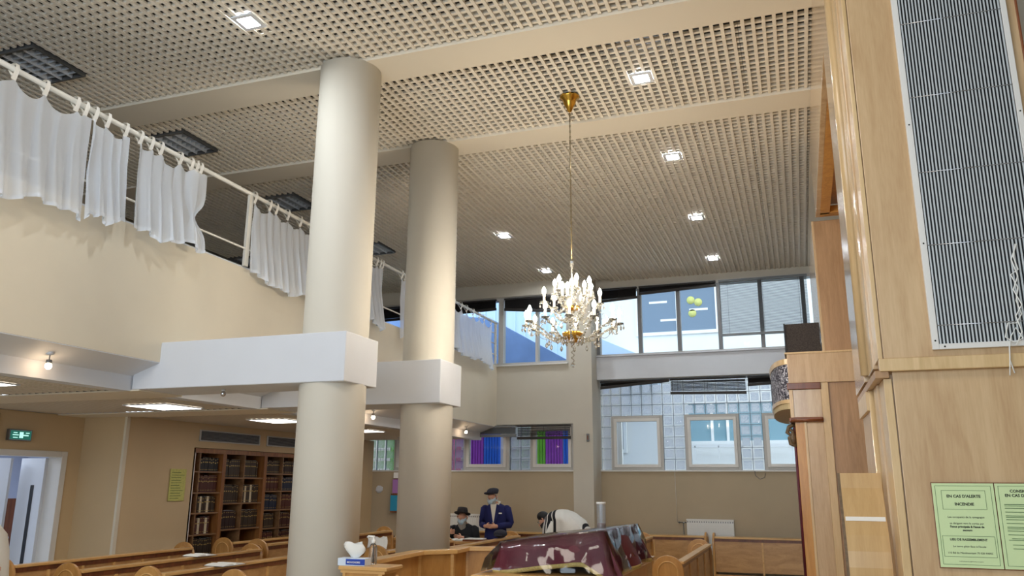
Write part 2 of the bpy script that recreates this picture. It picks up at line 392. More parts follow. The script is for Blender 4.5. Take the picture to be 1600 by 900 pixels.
# lower ceiling under the gallery
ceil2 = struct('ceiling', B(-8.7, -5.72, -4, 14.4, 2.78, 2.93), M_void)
T60b = tile_mesh(0.596, 0.6, 7, 7, 'tile_low', 0.02); T46 = tile_mesh(0.596, 0.675, 7, 8, 'tile_low_short', 0.02)
lrows = [(5.12-0.6*k, T60b) for k in range(5)] + [(6.27, T46), (6.945, T46)] + [(8.17+0.6*k, T60b) for k in range(10)]
plights = [(-6.912, 4.52), (-6.912, 6.85), (-6.912, 8.97), (-6.912, 11.17), (-6.912, 13.3)]
for y, me in lrows:
    for i in range(5):
        inst(me, 'tile', ceil2, (-5.72-0.596*(i+1), y, 2.612))

# ---------------------------------------------------------------- glass block windows
def block_mesh(w, h, d, name):
    b = MB(); g = 0.006; w2, h2 = w/2-g, h/2-g; r = 0.022
    # outer rim frame (front), glass faces recessed
    b.k = 1
    for y0, y1 in ((-d/2, -d/2+0.008),):
        b.box(-w2, -w2+r, y0, y1, -h2, h2).box(w2-r, w2, y0, y1, -h2, h2).box(-w2+r, w2-r, y0, y1, -h2, -h2+r).box(-w2+r, w2-r, y0, y1, h2-r, h2)
    b.k = 0
    b.add([(-w2+r, -d/2+0.012, -h2+r), (w2-r, -d/2+0.012, -h2+r), (w2-r, -d/2+0.012, h2-r), (-w2+r, -d/2+0.012, h2-r)], [(0, 1, 2, 3)])
    return b.mesh(name, [M_block, M_rimg])
def rim_mat():
    m = D.materials.new('glass_rim'); m.use_nodes = True; nt = m.node_tree; nt.nodes.clear()
    o = nt.nodes.new('ShaderNodeOutputMaterial'); t = nt.nodes.new('ShaderNodeBsdfTranslucent'); t.inputs[0].default_value = (0.9, 0.95, 1, 1)
    d = nt.nodes.new('ShaderNodeBsdfTransparent'); d.inputs[0].default_value = (0.97, 0.99, 1, 1); mx = nt.nodes.new('ShaderNodeMixShader'); mx.inputs[0].default_value = 0.8
    nt.links.new(t.outputs[0], mx.inputs[1]); nt.links.new(d.outputs[0], mx.inputs[2]); nt.links.new(mx.outputs[0], o.inputs[0]); return m
M_rimg = rim_mat()
GB = block_mesh(0.195, 0.2, 0.08, 'glass_block_a'); GBs = block_mesh(0.195, 0.06, 0.08, 'glass_block_cut'); GBl = block_mesh(0.2, 0.205, 0.08, 'glass_block_b')
M_mort = mat('block_joint', rgb(96, 104, 116), 0.8)
def sash(parent, x0, x1, z0, z1, y, fw_=0.055, m1=None, m2=None, inner=0.05):
    f = MB(); a = fw_
    f.box(x0, x0+a, y-0.05, y+0.05, z0, z1).box(x1-a, x1, y-0.05, y+0.05, z0, z1).box(x0+a, x1-a, y-0.05, y+0.05, z0, z0+a).box(x0+a, x1-a, y-0.05, y+0.05, z1-a, z1)
    f.build('frame', m1 or M_frame, parent, bevel=0.004)
    x0 += a; x1 -= a; z0 += a; z1 -= a; b = inner
    g = MB(); g.box(x0, x0+b, y-0.07, y+0.02, z0, z1).box(x1-b, x1, y-0.07, y+0.02, z0, z1).box(x0+b, x1-b, y-0.07, y+0.02, z0, z0+b).box(x0+b, x1-b, y-0.07, y+0.02, z1-b, z1)
    g.build('sash', m2 or M_pvc, parent, bevel=0.004)
    B(x0+b, x1-b, y-0.02, y-0.014, z0+b, z1-b).build('pane', M_glass, parent)
w1 = struct_empty('window_1', (-1.5, 15.1, 2.03)); P0 = Vector((-1.5, 15.1, 2.03))
def rel(mb, o):
    mb.v = [(a-o[0], b-o[1], c-o[2]) for a, b, c in mb.v]; return mb
X0 = -3.53
wcols = set()
for s in (1, 8, 15):
    for k in range(5): wcols.add(s+k)
joints = MB()
for i in range(0, 24):
    for j in range(9):
        x = X0+0.0975+0.195*i
        if j < 5 and i in wcols: continue
        if j == 8: inst(GBs, 'glass_block', w1, (x+1.5, 0, 1.62+0.03)); continue
        inst(GB, 'glass_block', w1, (x+1.5, 0, 0.12+0.2*j))
for i in range(0, 25):
    zz = 1.02 if (i in wcols and i-1 in wcols) else 0.02
    joints.box(X0+0.195*i-1e-3-0.004, X0+0.195*i+0.004, 15.085, 15.115, 2.03+zz, 3.71)
for j in range(0, 9):
    if j >= 5: joints.box(X0, X0+0.195*24, 15.086, 15.114, 2.05+0.2*j-0.004, 2.05+0.2*j+0.004)
    else:
        for a, b in ((0, 1), (6, 8), (13, 15), (20, 24)): joints.box(X0+0.195*a, X0+0.195*b, 15.086, 15.114, 2.05+0.2*j-0.004, 2.05+0.2*j+0.004)
rel(joints, P0).build('joint_grid', M_mort, w1)
rel(B(X0, 1.2, 14.97, 15.2, 2.03, 2.052), P0).build('sill', M_pvc, w1)
for n, s in enumerate((1, 8, 15)):
    w = struct_empty('window_%d' % (n+2)); a = X0+0.195*s+0.004
    sash(w, a, a+0.967, 2.055, 3.046, 15.09, 0.05, M_frame, M_pvc, 0.055)
# lower left band
w5 = struct_empty('window_5', (-6, 14.55, 2.04)); P5 = Vector((-6, 14.55, 2.04))
jl = MB()
for xs, n in ((-8.2, 3), (-6.5, 2), (-5.16, 2)):
    for i in range(n):
        for j in range(4): inst(GBl, 'glass_block', w5, (xs+0.1+0.2*i+6, 0, 0.11+0.205*j))
    for i in range(n+1): jl.box(xs+0.2*i-0.004, xs+0.2*i+0.004, 14.53, 14.57, 2.04, 2.88)
    for j in range(5): jl.box(xs, xs+0.2*n, 14.531, 14.569, 2.046+0.205*j-0.004, 2.046+0.205*j+0.004)
rel(jl, P5).build('joint_grid', M_mort, w5)
rel(B(-8.2, -3.9, 14.38, 14.66, 2.02, 2.042), P5).build('sill', M_pvc, w5)
for n, (a, b) in enumerate(((-7.59, -6.51), (-6.09, -5.17), (-4.75, -3.9))):
    w = struct_empty('window_%d' % (n+6)); sash(w, a, b, 2.043, 2.88, 14.53, 0.055, M_frame, M_pvc, 0.06)
# upper right ribbon window
w9 = struct_empty('window_9')
f = MB(); f.box(-3.53, 1.6, 14.86, 14.98, 4.14, 4.2).box(-3.53, 1.6, 14.86, 14.98, 5.44, 5.5)
f.build('frame', M_frame, w9)
xs = [-3.5, -2.69, -1.96, -1.22, -0.48, 0.25, 0.98]
for x in xs: B(x-0.035, x+0.035, 14.84, 14.96, 4.2, 5.44).build('mullion', M_framed, w9)
for a, b in zip(xs[:-1], xs[1:]): B(a+0.035, b-0.035, 14.90, 14.906, 4.2, 5.44).build('pane', M_glass, w9)
B(-3.53, 1.6, 14.74, 14.86, 4.14, 4.165).build('sill', M_white, w9)
# upper left ribbon window
w10 = struct_empty('window_10')
f = MB(); f.box(-9.7, -3.97, 14.45, 14.6, 4.0, 4.06).box(-9.7, -3.97, 14.45, 14.6, 5.3, 5.36); f.build('frame', M_frame, w10)
xs = [-9.0, -8.1, -7.2, -6.3, -5.34, -4.61, -4.0]
for x in xs: B(x-0.05 if x == -5.34 else x-0.025, x+0.05 if x == -5.34 else x+0.025, 14.44, 14.58, 4.06, 5.3).build('mullion', M_frame, w10)
for a, b in zip(xs[:-1], xs[1:]): B(a+0.03, b-0.03, 14.50, 14.506, 4.06, 5.3).build('pane', M_glass, w10)
B(-9.6, -3.97, 14.35, 14.45, 3.985, 4.01).build('sill', M_pvc, w10)

# ---------------------------------------------------------------- outside
M_fac = mat('facade_white', rgb(236, 234, 228), 0.8, noise=0.04, nscale=0.8)
M_facb = mat('facade_pale_blue', rgb(196, 216, 236), 0.7)
M_roof = mat('zinc_roof_blue', rgb(116, 146, 196), 0.6, noise=0.2, nscale=2)
M_wglass = mat('window_blue_grey', rgb(92, 112, 130), 0.15, spec=0.8)
M_teal = mat('window_teal', rgb(120, 156, 166), 0.2)
struct('ground_outside', B(-40, 40, 15.6, 60, -0.3, -0.1), mat('asphalt', rgb(120, 120, 118), 0.9))
fa = thing('apartment_building', 'white rendered apartment building across the street seen through the right-hand windows', 'building', (-2, 22, 0))
B(-3.2, 9, 0, 8, 0, 9.5).build('wall', M_fac, fa)
def fwin(x0, x1, z0, z1, mm, mull=()):
    # in world x
    o = MB(); a = 0.09
    o.box(x0-a+2, x0+2, -0.06, 0.0, z0-a, z1+a).box(x1+2, x1+a+2, -0.06, 0.0, z0-a, z1+a).box(x0+2, x1+2, -0.06, 0, z1, z1+a).box(x0+2, x1+2, -0.06, 0, z0-a, z0)
    for q in mull: o.box(q-0.035+2, q+0.035+2, -0.05, 0, z0, z1)
    w = o.build('window', M_fac, fa)
    B(x0+2, x1+2, -0.02, -0.005, z0, z1).build('pane', mm, w)
fwin(-4.0, -1.9, 5.9, 7.1, M_wglass, (-2.93,))
fwin(-4.95, -4.53, 2.72, 3.6, mat('window_dark_teal', rgb(70, 92, 96), 0.2))
fwin(-2.75, 3.0, 2.92, 3.9, M_teal, (-2.15, -1.75, 0.15, 0.6))
rl = MB().box(-1.2, 4.5, -0.35, -0.29, 2.74, 2.82)
for k in range(8): rl.box(-0.6+k*0.6, -0.57+k*0.6, -0.35, -0.3, 2.45, 2.78)
rl.build('balcony_rail', M_pvc, fa)
for a_, b_, c_, d_ in ((-3.7, -3.2, 6.72, 6.78), (-2.6, -2.1, 6.45, 6.51), (-3.4, -2.95, 6.2, 6.26)): B(a_+2, b_+2, -0.03, -0.022, c_, d_).build('ceiling_lamp', M_paper, fa)
for a_, c_ in ((-2.55, 6.75), (-2.35, 6.68), (-2.52, 6.38)): MB().lathe([(0.11, -0.01), (0.11, 0.0)], n=16).build('round_decal', M_yel, fa, (a_+2, -0.03, c_)).rotation_euler.x = PI/2
nr = thing('facade_shadow', 'pale blue sloping block for a shadow shape on the white facade, right of the chandelier', 'roof', (-4.0, 18.5, 0)); MB().prism([(-0.9, 5.45), (0.55, 4.78), (0.55, 4.4), (-0.9, 4.4)], 0, 3.4).build('slope', M_facb, nr)  # shadow shape on the facade, built as a pale blue sloped block
fb = thing('corrugated_building', 'pale blue ribbed-metal building beyond the gallery windows', 'building', (-8, 20.5, 0))
B(-8, 2.2, 0.3, 4, 0, 9.0).build('wall', M_facb, fb)
for k in range(34): B(-8+0.3*k, -8+0.3*k+0.05, 0.26, 0.3, 3, 9).build('rib', M_facb, fb)
lr = thing('low_zinc_roof', 'dark blue sloping zinc roof outside, below the pale ribbed facade', 'roof', (-8, 17.2, 0))
MB().prism([(-3.5, 6.3), (1.4, 5.55), (3.75, 4.2), (3.75, 3.0), (-3.5, 3.0)], 0, 0.9).build('slope', M_roof, lr)
scr = thing('slat_screen', 'screen of green, violet and blue vertical slats outside the lower windows', 'screen', (-7, 16.3, 0))
M_sg = mat('slat_green', rgb(110, 190, 50), 0.5); M_sv = mat('slat_violet', rgb(150, 60, 190), 0.5); M_sb = mat('slat_blue', rgb(20, 100, 225), 0.5); M_sm = mat('slat_magenta', rgb(210, 50, 130), 0.5)
bands = [(-9.6, -8.6, M_fac), (-8.6, -7.6, M_sg), (-7.6, -6.9, M_sm), (-6.7, -6.38, M_sv), (-6.38, -6.0, M_sb), (-5.25, -5.0, M_sg), (-5.0, -4.62, M_sv), (-4.62, -4.3, M_sb)]
for a, b, mm in bands:
    x = a
    while x < b-0.02: B(x+7, x+7+0.048, -0.03, 0.03, 1.0, 3.5).build('slat', mm, scr); x += 0.062
B(-3, 3.5, 0.3, 0.4, 0.5, 1.75).build('low_wall', M_fac, scr); B(-3.2, 3.5, 0.5, 0.6, 0, 3.8).build('backing', M_fac, scr)

# ================================================================ CEILING LIGHTS
def led(x, y, lab):
    t = thing('recessed_led', lab, 'ceiling light', (x, y, 5.6), 0, 'square recessed ceiling lights')
    f = MB(); s = 0.105; q = 0.07
    f.box(-s, s, -s, -q, 0.002, 0.016).box(-s, s, q, s, 0.002, 0.016).box(-s, -q, -q, q, 0.002, 0.016).box(q, s, -q, q, 0.002, 0.016)
    f.build('frame', M_white, t)
    B(-q, q, -q, q, 0.01, 0.016).build('diffuser', M_led, t)
for x, y, lab in ((-4.16, 4.99, 'square white LED light at the top left, left of the near column head'),
                  (-1.18, 7.04, 'square white LED light between the two ceiling beams, right of the chandelier canopy'),
                  (-1.18, 9.06, 'square white LED light just beyond the far ceiling beam on the right'),
                  (-1.18, 11.44, 'square white LED light in the middle of the right-hand row beyond the far beam'),
                  (-1.18, 13.76, 'square white LED light nearest the right-hand ribbon window'),
                  (-4.17, 11.39, 'square white LED light right of the far column, up left of the chandelier'),
                  (-4.17, 13.67, 'square white LED light just above the chandelier bulbs')):
    led(x, y, lab)
M_mirror = mat('mirror_louvre', rgb(205, 210, 216), 0.4, metal=0.4)
for (x, y), lab in zip(fix, ('square mirror-louvre light fitting at the top left corner above the gallery', 'square mirror-louvre light fitting between the two ceiling beams over the gallery', 'square mirror-louvre light fitting just left of the near column', 'square mirror-louvre light fitting seen between the two columns', 'square mirror-louvre light fitting low behind the gallery rail post')):
    t = thing('louvre_light', lab, 'ceiling light', (x+0.3, y+0.3, 5.6), 0, 'unlit louvre fittings over the gallery')
    h = MB(); h.box(-0.29, 0.29, -0.29, -0.27, 0, 0.1).box(-0.29, 0.29, 0.27, 0.29, 0, 0.1).box(-0.29, -0.27, -0.27, 0.27, 0, 0.1).box(0.27, 0.29, -0.27, 0.27, 0, 0.1).box(-0.29, 0.29, -0.29, 0.29, 0.1, 0.11)
    h.build('housing', M_metalg, t)
    for k in (-0.135, 0, 0.135): MB().prism([(k-0.02, 0.075), (k+0.02, 0.075), (k+0.004, 0.005), (k-0.004, 0.005)], -0.27, 0.27).build('reflector', M_mirror, t)
    for k in range(-3, 4): B(-0.27, 0.27, k*0.075-0.003, k*0.075+0.003, 0.02, 0.06).build('louvre_blade', M_mirror, t)
for k, (x, y) in enumerate(plights):
    lab = ('square glowing light panel at the left edge of the picture under the gallery', 'square glowing light panel under the gallery left of the bookcase', 'square glowing light panel under the gallery in front of the bookcase top', 'square glowing light panel between the two columns under the gallery', 'square glowing light panel under the gallery nearest the back wall')[k]
    t = thing('light_panel', lab, 'ceiling light', (x+0.298, y+0.298, 2.6), 0, 'glowing light panels under the gallery')
    f = MB().box(-0.298, 0.298, -0.298, -0.28, 0, 0.012).box(-0.298, 0.298, 0.28, 0.298, 0, 0.012).box(-0.298, -0.28, -0.28, 0.28, 0, 0.012).box(0.28, 0.298, -0.28, 0.28, 0, 0.012)
    f.build('frame', M_white, t); B(-0.28, 0.28, -0.28, 0.28, 0.002, 0.011).build('diffuser', M_panelL, t)
for k, (y, z) in enumerate(((4.72, 2.62), (9.95, 2.62), (13.3, 2.62))):
    lab = ('small bare spot lamp hanging under the gallery edge at far left', 'small bare spot lamp under the gallery edge between the columns', 'small bare spot lamp under the gallery edge right of the far column')[k]
    t = thing('spot_lamp', lab, 'lamp', (-5.56, y, 2.79), 0, 'spot lamps along the gallery edge')
    MB().lathe([(0.03, 0.008), (0.03, -0.01), (0.008, -0.02)], n=12).build('base', M_white, t)
    MB().tube([(0, 0, -0.01), (0, 0, -0.06)], 0.005, 6).build('stem', M_metalg, t)
    MB().lathe([(0.02, -0.055), (0.024, -0.075), (0.02, -0.085)], n=12).build('holder', M_metalg, t)
    MB().ball((0, 0, -0.105), 0.025, 0.025, 0.028).build('bulb', M_spotb, t)
t = thing('spot_lamp', 'small unlit ball spot lamp on the underside of the near lintel', 'lamp', (-4.86, 5.95, 2.612), 0)
MB().lathe([(0.02, -0.004), (0.02, -0.012), (0.006, -0.016)], n=10).build('base', M_white, t); MB().ball((0, 0, -0.04), 0.025, 0.025, 0.025).build('bulb', M_chrome, t)

# ================================================================ GALLERY RAIL
gr = thing('gallery_railing', 'white tubular steel railing along the top of the gallery parapet', 'railing', (-5.46, 9, 4.0))
MB().tube([(0.06, -6, 0.83), (0.06, 5.36, 0.83)], 0.022, 12).build('handrail', M_rail, gr)
MB().tube([(0.06, -6, 0.21), (0.06, 5.36, 0.21)], 0.011, 8).build('mid_rail', M_rail, gr)
for y in (-5.3, -2.23, 1.8, 5.3): B(0.045, 0.075, y-0.03, y+0.03, 0.022, 0.81).build('post', M_rail, gr)
for z in (0.42, 0.62): MB().tube([(0.06, 4.75, z), (0.06, 5.36, z)], 0.009, 8).build('end_rail', M_rail, gr)

# curtains: sheer voile hung by tabs, falling outside the parapet
def curtain(lab, y0, y1, tabs, zb, folds, seed, knot=None, flare=0.0, gather=None):
    rnd = random.Random(seed); c = thing('sheer_curtain', lab, 'curtain', (-5.37, (y0+y1)/2, 4.83), 0, 'sheer white curtains along the gallery rail'); ym = (y0+y1)/2
    nu = max(30, int((y1-y0)*70)); nv = 26; vs = []; fs = []
    ph = [rnd.uniform(0, 6.28) for _ in range(4)]
    zbf = lambda u: zb[0]+(zb[1]-zb[0])*u + 0.035*math.sin(u*9+ph[0]) + 0.02*math.sin(u*23+ph[1])
    for j in range(nv+1):
        v = j/nv
        for i in range(nu+1):
            u = i/nu; y = y0+(y1-y0)*u
            # scalloped head between tabs
            dmin = 1
            for a, b in zip(tabs[:-1], tabs[1:]):
                if a <= y <= b: q = (y-a)/(b-a); dmin = 4*q*(1-q)*min(0.09, 0.3*(b-a)); break
            else: dmin = 0
            zt = 4.735-dmin; z = zt+(zbf(u)-zt)*v
            amp = 0.008+0.020*v
            x = 0.012+amp*math.sin(folds*u*6.283+ph[2]+0.8*math.sin(u*7+ph[3])) + 0.015*v*math.sin(folds*2.3*u*6.28+ph[1])
            x += 0.05*max(0, v-0.35)/0.65 + 0.05*v*math.sin(u*3.1)
            yy = y + flare*(v**1.5)*(u-0.3)
            yy += 0.012*math.sin(folds*u*6.283+1+v*3)
            if knot:
                ku, kz, kr = knot; zk = abs(z-kz)
                pinch = math.exp(-(zk/0.12)**2)
                if u > ku: yy = yy*(1-0.8*pinch)+(y0+(y1-y0)*(ku+0.12))*0.8*pinch; x += 0.05*math.sin((u-ku)*9)*(1-pinch)
            if gather and abs(u-gather) < 0.12: x += 0.03*math.sin(v*8)*(1-abs(u-gather)/0.12)
            vs.append((max(x, 0.004 if z < 4.05 else -0.02), yy-ym, z-4.83))
    for j in range(nv):
        for i in range(nu): a = j*(nu+1)+i; fs.append((a, a+1, a+nu+2, a+nu+1))
    MB().add(vs, fs, True).build('voile', M_sheer, c)
    for t_ in tabs:
        b = MB()
        w = 0.022; y = t_-ym
        pts = [(0.0, -0.10), (0.016, -0.06), (0.03, -0.01), (0.022, 0.024), (-0.01, 0.032), (-0.05, 0.02), (-0.05, -0.02), (-0.008, -0.07), (0.0, -0.1)]
        vv = []; ff = []
        for k, (x, z) in enumerate(pts): vv += [(x, y-w*(0.6+0.4*abs(k-4)/4), z), (x, y+w*(0.6+0.4*abs(k-4)/4), z)]
        for k in range(len(pts)-1): ff.append((2*k, 2*k+1, 2*k+3, 2*k+2))
        b.add(vv, ff, True).build('tab', M_wool, c)
    hem = MB()
    hem.add([(p[0]+0.002, p[1], p[2]) for p in vs[-(nu+1):]]+[(p[0]+0.002, p[1], p[2]+0.03) for p in vs[-(nu+1):]], [(i, i+1, nu+2+i, nu+1+i) for i in range(nu)], True)
    hem.build('hem', M_sheer, c)
    return c
curtain('wide sheer white curtain at the left edge of the picture, hanging over the parapet', 3.2, 4.62, (3.25, 3.55, 3.91, 4.18, 4.47, 4.56), (3.80, 3.84), 8, 1)
curtain('narrow sheer white curtain pinned up beside the leftmost wide one', 4.63, 5.02, (4.66, 4.79, 4.99), (3.86, 3.93), 4, 2, gather=0.1)
curtain('sheer white curtain with its right side tied in a big knot', 5.14, 5.98, (5.16, 5.29, 5.41, 5.66, 5.81, 5.88, 5.94), (3.92, 3.94), 6, 3, knot=(0.72, 4.26, 0.1))
curtain('sheer white curtain just left of the near column, beyond the bare rail post', 6.77, 8.3, (6.80, 7.06, 7.18, 7.4, 7.65, 7.88, 8.09, 8.28), (3.90, 3.84), 13, 4)
curtain('narrow sheer white curtain hanging close to the right side of the near column', 9.0, 9.68, (9.05, 9.3, 9.5, 9.6, 9.67), (3.88, 3.86), 6, 5)
curtain('narrow sheer white curtain hanging close to the left side of the far column', 10.24, 10.95, (10.26, 10.36, 10.5, 10.7, 10.9), (3.88, 3.86), 5, 6)
curtain('sheer white curtain at the far end of the gallery, right of the far column', 12.1, 14.0, (12.2, 12.5, 12.75, 13.05, 13.35, 13.6, 13.95), (3.96, 3.90), 11, 7, flare=-0.12)

# ================================================================ BLINDS
def blind(lab, x0, x1, zt, zb, y, m_, tilt=0.0, n=None, raised=False, slat=0.025, cat='blind'):
    t = thing('venetian_blind', lab, cat, ((x0+x1)/2, y, zt)); w = (x1-x0)/2; h = zt-zb
    B(-w, w, -0.025, 0.025, -0.03, 0).build('head_rail', m_, t)
    s = MB(); n = n or max(2, int(h/slat)); fsh = 0.9
    for k in range(1, n):
        f = k/n; z = -0.03-(h-0.05)*f; dz = tilt*f
        a = 0.42*h/n if h > 0.9 else 0.010; s.add([(-w+0.01, -0.011, z-a-dz), (w-0.01, -0.011, z-a+dz), (w-0.01, 0.011, z+a+dz), (-w+0.01, 0.011, z+a-dz)], [(0, 1, 2, 3)])
    tag(s.build('slats', m_, t), kind='stuff')
    MB().add([(-w, -0.015, -h-tilt-0.03), (w, -0.015, -h+tilt-0.03), (w, 0.015, -h+tilt-0.03), (-w, 0.015, -h-tilt-0.03), (-w, -0.015, -h-tilt+0.02), (w, -0.015, -h+tilt+0.02), (w, 0.015, -h+tilt+0.02), (-w, 0.015, -h-tilt+0.02)],
             [(0, 3, 2, 1), (4, 5, 6, 7), (0, 1, 5, 4), (1, 2, 6, 5), (2, 3, 7, 6), (3, 0, 4, 7)]).build('bottom_rail', m_, t)
    for q in (-0.8, 0, 0.8): MB().tube([(q*w, 0, -0.02), (q*w, 0, -h+tilt*q)], 0.003, 5).build('ladder_cord', m_, t)
blind('lowered grey venetian blind over the right half of the upper ribbon window', -1.2, 0.34, 5.47, 4.45, 14.8, M_blind, slat=0.021)
blind('grey venetian blind pulled up above the leftmost panes of the upper right window', -3.45, -2.72, 5.47, 5.25, 14.8, M_blindd, 0.02, slat=0.014)
blind('grey venetian blind pulled up above the second and third panes of the upper right window', -2.68, -1.25, 5.47, 5.36, 14.8, M_blindd, 0.03, slat=0.014)
blind('dark venetian blind bunched slanting above the gallery end window behind the chandelier', -5.25, -4.0, 5.32, 5.05, 14.38, M_blindd, -0.06, slat=0.014)
blind('dark venetian blind bunched crookedly above the gallery railing end', -8.6, -5.42, 5.32, 5.08, 14.38, M_blindd, 0.05, slat=0.014)
blind('dark blind hanging crooked over the left third of the glass-block wall', -3.5, -2.2, 3.7, 3.63, 14.95, M_blindd, 0.05, slat=0.014)
blind('dark half-lowered blind over the middle of the glass-block wall', -2.18, -0.83, 3.7, 3.43, 14.94, M_blindd, -0.015, slat=0.030)
blind('dark crooked blind over the right third of the glass-block wall', -0.8, 0.5, 3.7, 3.58, 14.95, M_blindd, 0.03, slat=0.014)
blind('grey blind lowered a third over the violet and blue window under the gallery', -6.05, -4.98, 2.86, 2.68, 14.33, M_blind, slat=0.02)
blind('grey semi-open blind over the green and violet window beside the pilaster', -4.96, -3.93, 2.86, 2.63, 14.34, M_blindd, slat=0.034)

# ================================================================ ARK AND RIGHT-HAND JOINERY
nk = thing('timber_cabinet', 'tall beech-veneered cabinet on the right holding the long grille and green notices', 'cabinet', (0.36, 4.04, 0))
P = Vector((0.36, 4.04, 0))
def kp(mb, name, m_, bev=0.003, par=nk, o=P): return rel(mb, o).build(name, m_, par, bevel=bev)
kp(B(0.39, 1.14, 4.06, 5.4, 2.36, 5.6), 'upper_carcass', M_beech, 0)
kp(B(0.41, 1.9, 4.07, 4.48, 0, 2.30), 'lower_carcass', M_beech, 0)
kp(B(0.372, 0.392, 4.04, 4.24, 2.37, 5.6), 'corner_board', M_beechl)
kp(B(0.395, 1.14, 4.04, 4.06, 2.37, 5.6), 'upper_panel', M_beech)
kp(B(0.362, 0.39, 4.24, 4.52, 2.35, 5.6), 'pilaster', M_beechg)
kp(MB().tube([(0.358, 4.56, 2.36), (0.358, 4.56, 5.6)], 0.03, 12), 'rounded_trim', M_beechl, 0)
kp(B(0.345, 0.39, 4.6, 5.3, 2.33, 5.6), 'pilaster', M_beechg)
kp(B(0.372, 1.9, 4.015, 4.07, 2.31, 2.368), 'ledge', M_beechl)
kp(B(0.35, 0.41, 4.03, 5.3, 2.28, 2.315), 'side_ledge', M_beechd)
kp(B(0.425, 1.9, 4.05, 4.07, 0, 2.31), 'lower_panel', M_beech)
kp(B(0.385, 0.42, 4.05, 4.28, 0, 2.28), 'corner_board', M_beechl)
kp(B(0.376, 0.41, 4.3, 4.5, 0, 2.28), 'pilaster', M_beech)
kp(MB().tube([(0.375, 4.56, 0), (0.375, 4.56, 2.28)], 0.02, 10), 'rounded_trim', M_beechl, 0)
kp(B(0.36, 0.41, 4.6, 5.15, 0, 2.28), 'pilaster', M_beech)
kp(B(0.345, 0.40, 4.6, 5.2, 2.18, 2.28), 'pilaster_cap', M_beechl)
kp(B(1.135, 1.145, 4.03, 4.3, 2.37, 5.6), 'edge_strip', M_mahog)
# canopy between the cabinet and the ark
cn = thing('ark_canopy', 'beech canopy over the recess running from the cabinet to the ark', 'canopy', (0.36, 5.4, 4.75)); Pc = Vector((0.36, 5.4, 4.75))
kp(B(0.355, 0.40, 5.4, 9.19, 4.72, 5.6), 'fascia', M_beechg, 0.003, cn, Pc)
kp(B(0.40, 0.50, 5.42, 9.1, 4.72, 4.80), 'edge_board', M_orange, 0.003, cn, Pc)
kp(B(0.50, 1.8, 5.42, 9.19, 4.86, 4.9), 'soffit', M_orange, 0, cn, Pc)
kp(B(0.40, 1.6, 9.05, 9.19, 4.72, 4.80), 'edge_board', M_orange, 0.003, cn, Pc)
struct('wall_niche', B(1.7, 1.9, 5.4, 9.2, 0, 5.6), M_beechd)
# ark
ak = thing('holy_ark', 'large beech ark with rounded embroidered canopy front and pilasters', 'ark', (0.3, 9.2, 0)); Pa = Vector((0.3, 9.2, 0))
def ka(mb, name, m_, bev=0.003): return kp(mb, name, m_, bev, ak, Pa)
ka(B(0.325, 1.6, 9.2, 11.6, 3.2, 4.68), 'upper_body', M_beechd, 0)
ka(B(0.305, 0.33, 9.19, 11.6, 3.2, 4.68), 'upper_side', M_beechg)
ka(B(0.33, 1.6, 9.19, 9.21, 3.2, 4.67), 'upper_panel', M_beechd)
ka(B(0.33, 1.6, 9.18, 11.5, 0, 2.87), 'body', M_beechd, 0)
ka(B(0.255, 0.33, 9.16, 11.5, 0, 2.87), 'post', M_beechl)
ka(B(-0.065, 1.2, 9.15, 11.6, 2.87, 3.19), 'cornice', M_beech, 0.004)
ka(B(-0.085, 1.2, 9.14, 11.6, 3.185, 3.205), 'cornice_lip', M_beechl)
ka(B(-0.085, 0.255, 9.14, 11.6, 2.80, 2.872), 'cornice_moulding', M_mahog, 0.006)
ka(B(-0.05, 0.255, 9.16, 11.6, 2.50, 2.80), 'capital', M_beechg, 0.004)
ka(B(-0.07, -0.03, 9.15, 9.22, 2.50, 2.80), 'capital_edge', M_beechl)
ka(B(-0.09, 0.255, 9.14, 9.5, 2.455, 2.505), 'capital_moulding', M_mahog, 0.012)
ka(MB().tube([(-0.07, 9.15, 2.475), (0.255, 9.15, 2.475)], 0.016, 8), 'rope_moulding', M_mahog, 0)
ka(B(-0.03, 0.255, 9.18, 9.5, 0, 2.455), 'pilaster', M_orange)
ka(B(0.06, 0.085, 9.16, 9.2, 0, 2.455), 'pilaster_strip', M_beechl)
ka(B(0.085, 0.255, 9.165, 9.2, 0, 2.44), 'pilaster_panel', M_beech)
sc_ = MB(); sc_.tube([(-0.03, 9.4, 2.45), (-0.10, 9.4, 2.42), (-0.12, 9.4, 2.36), (-0.08, 9.4, 2.33), (-0.06, 9.4, 2.37), (-0.09, 9.4, 2.39)], 0.022, 8)
sc_.tube([(-0.05, 9.4, 2.34), (-0.10, 9.4, 2.30), (-0.09, 9.4, 2.24), (-0.05, 9.4, 2.22), (-0.04, 9.4, 2.26)], 0.024, 8)
sc_.ball((-0.06, 9.4, 2.29), 0.035, 0.05, 0.07); ka(sc_, 'carved_scroll', mat('carved_bronze', rgb(110, 92, 68), 0.5, noise=0.4, nscale=40, bump=0.8, bscale=60), 0)
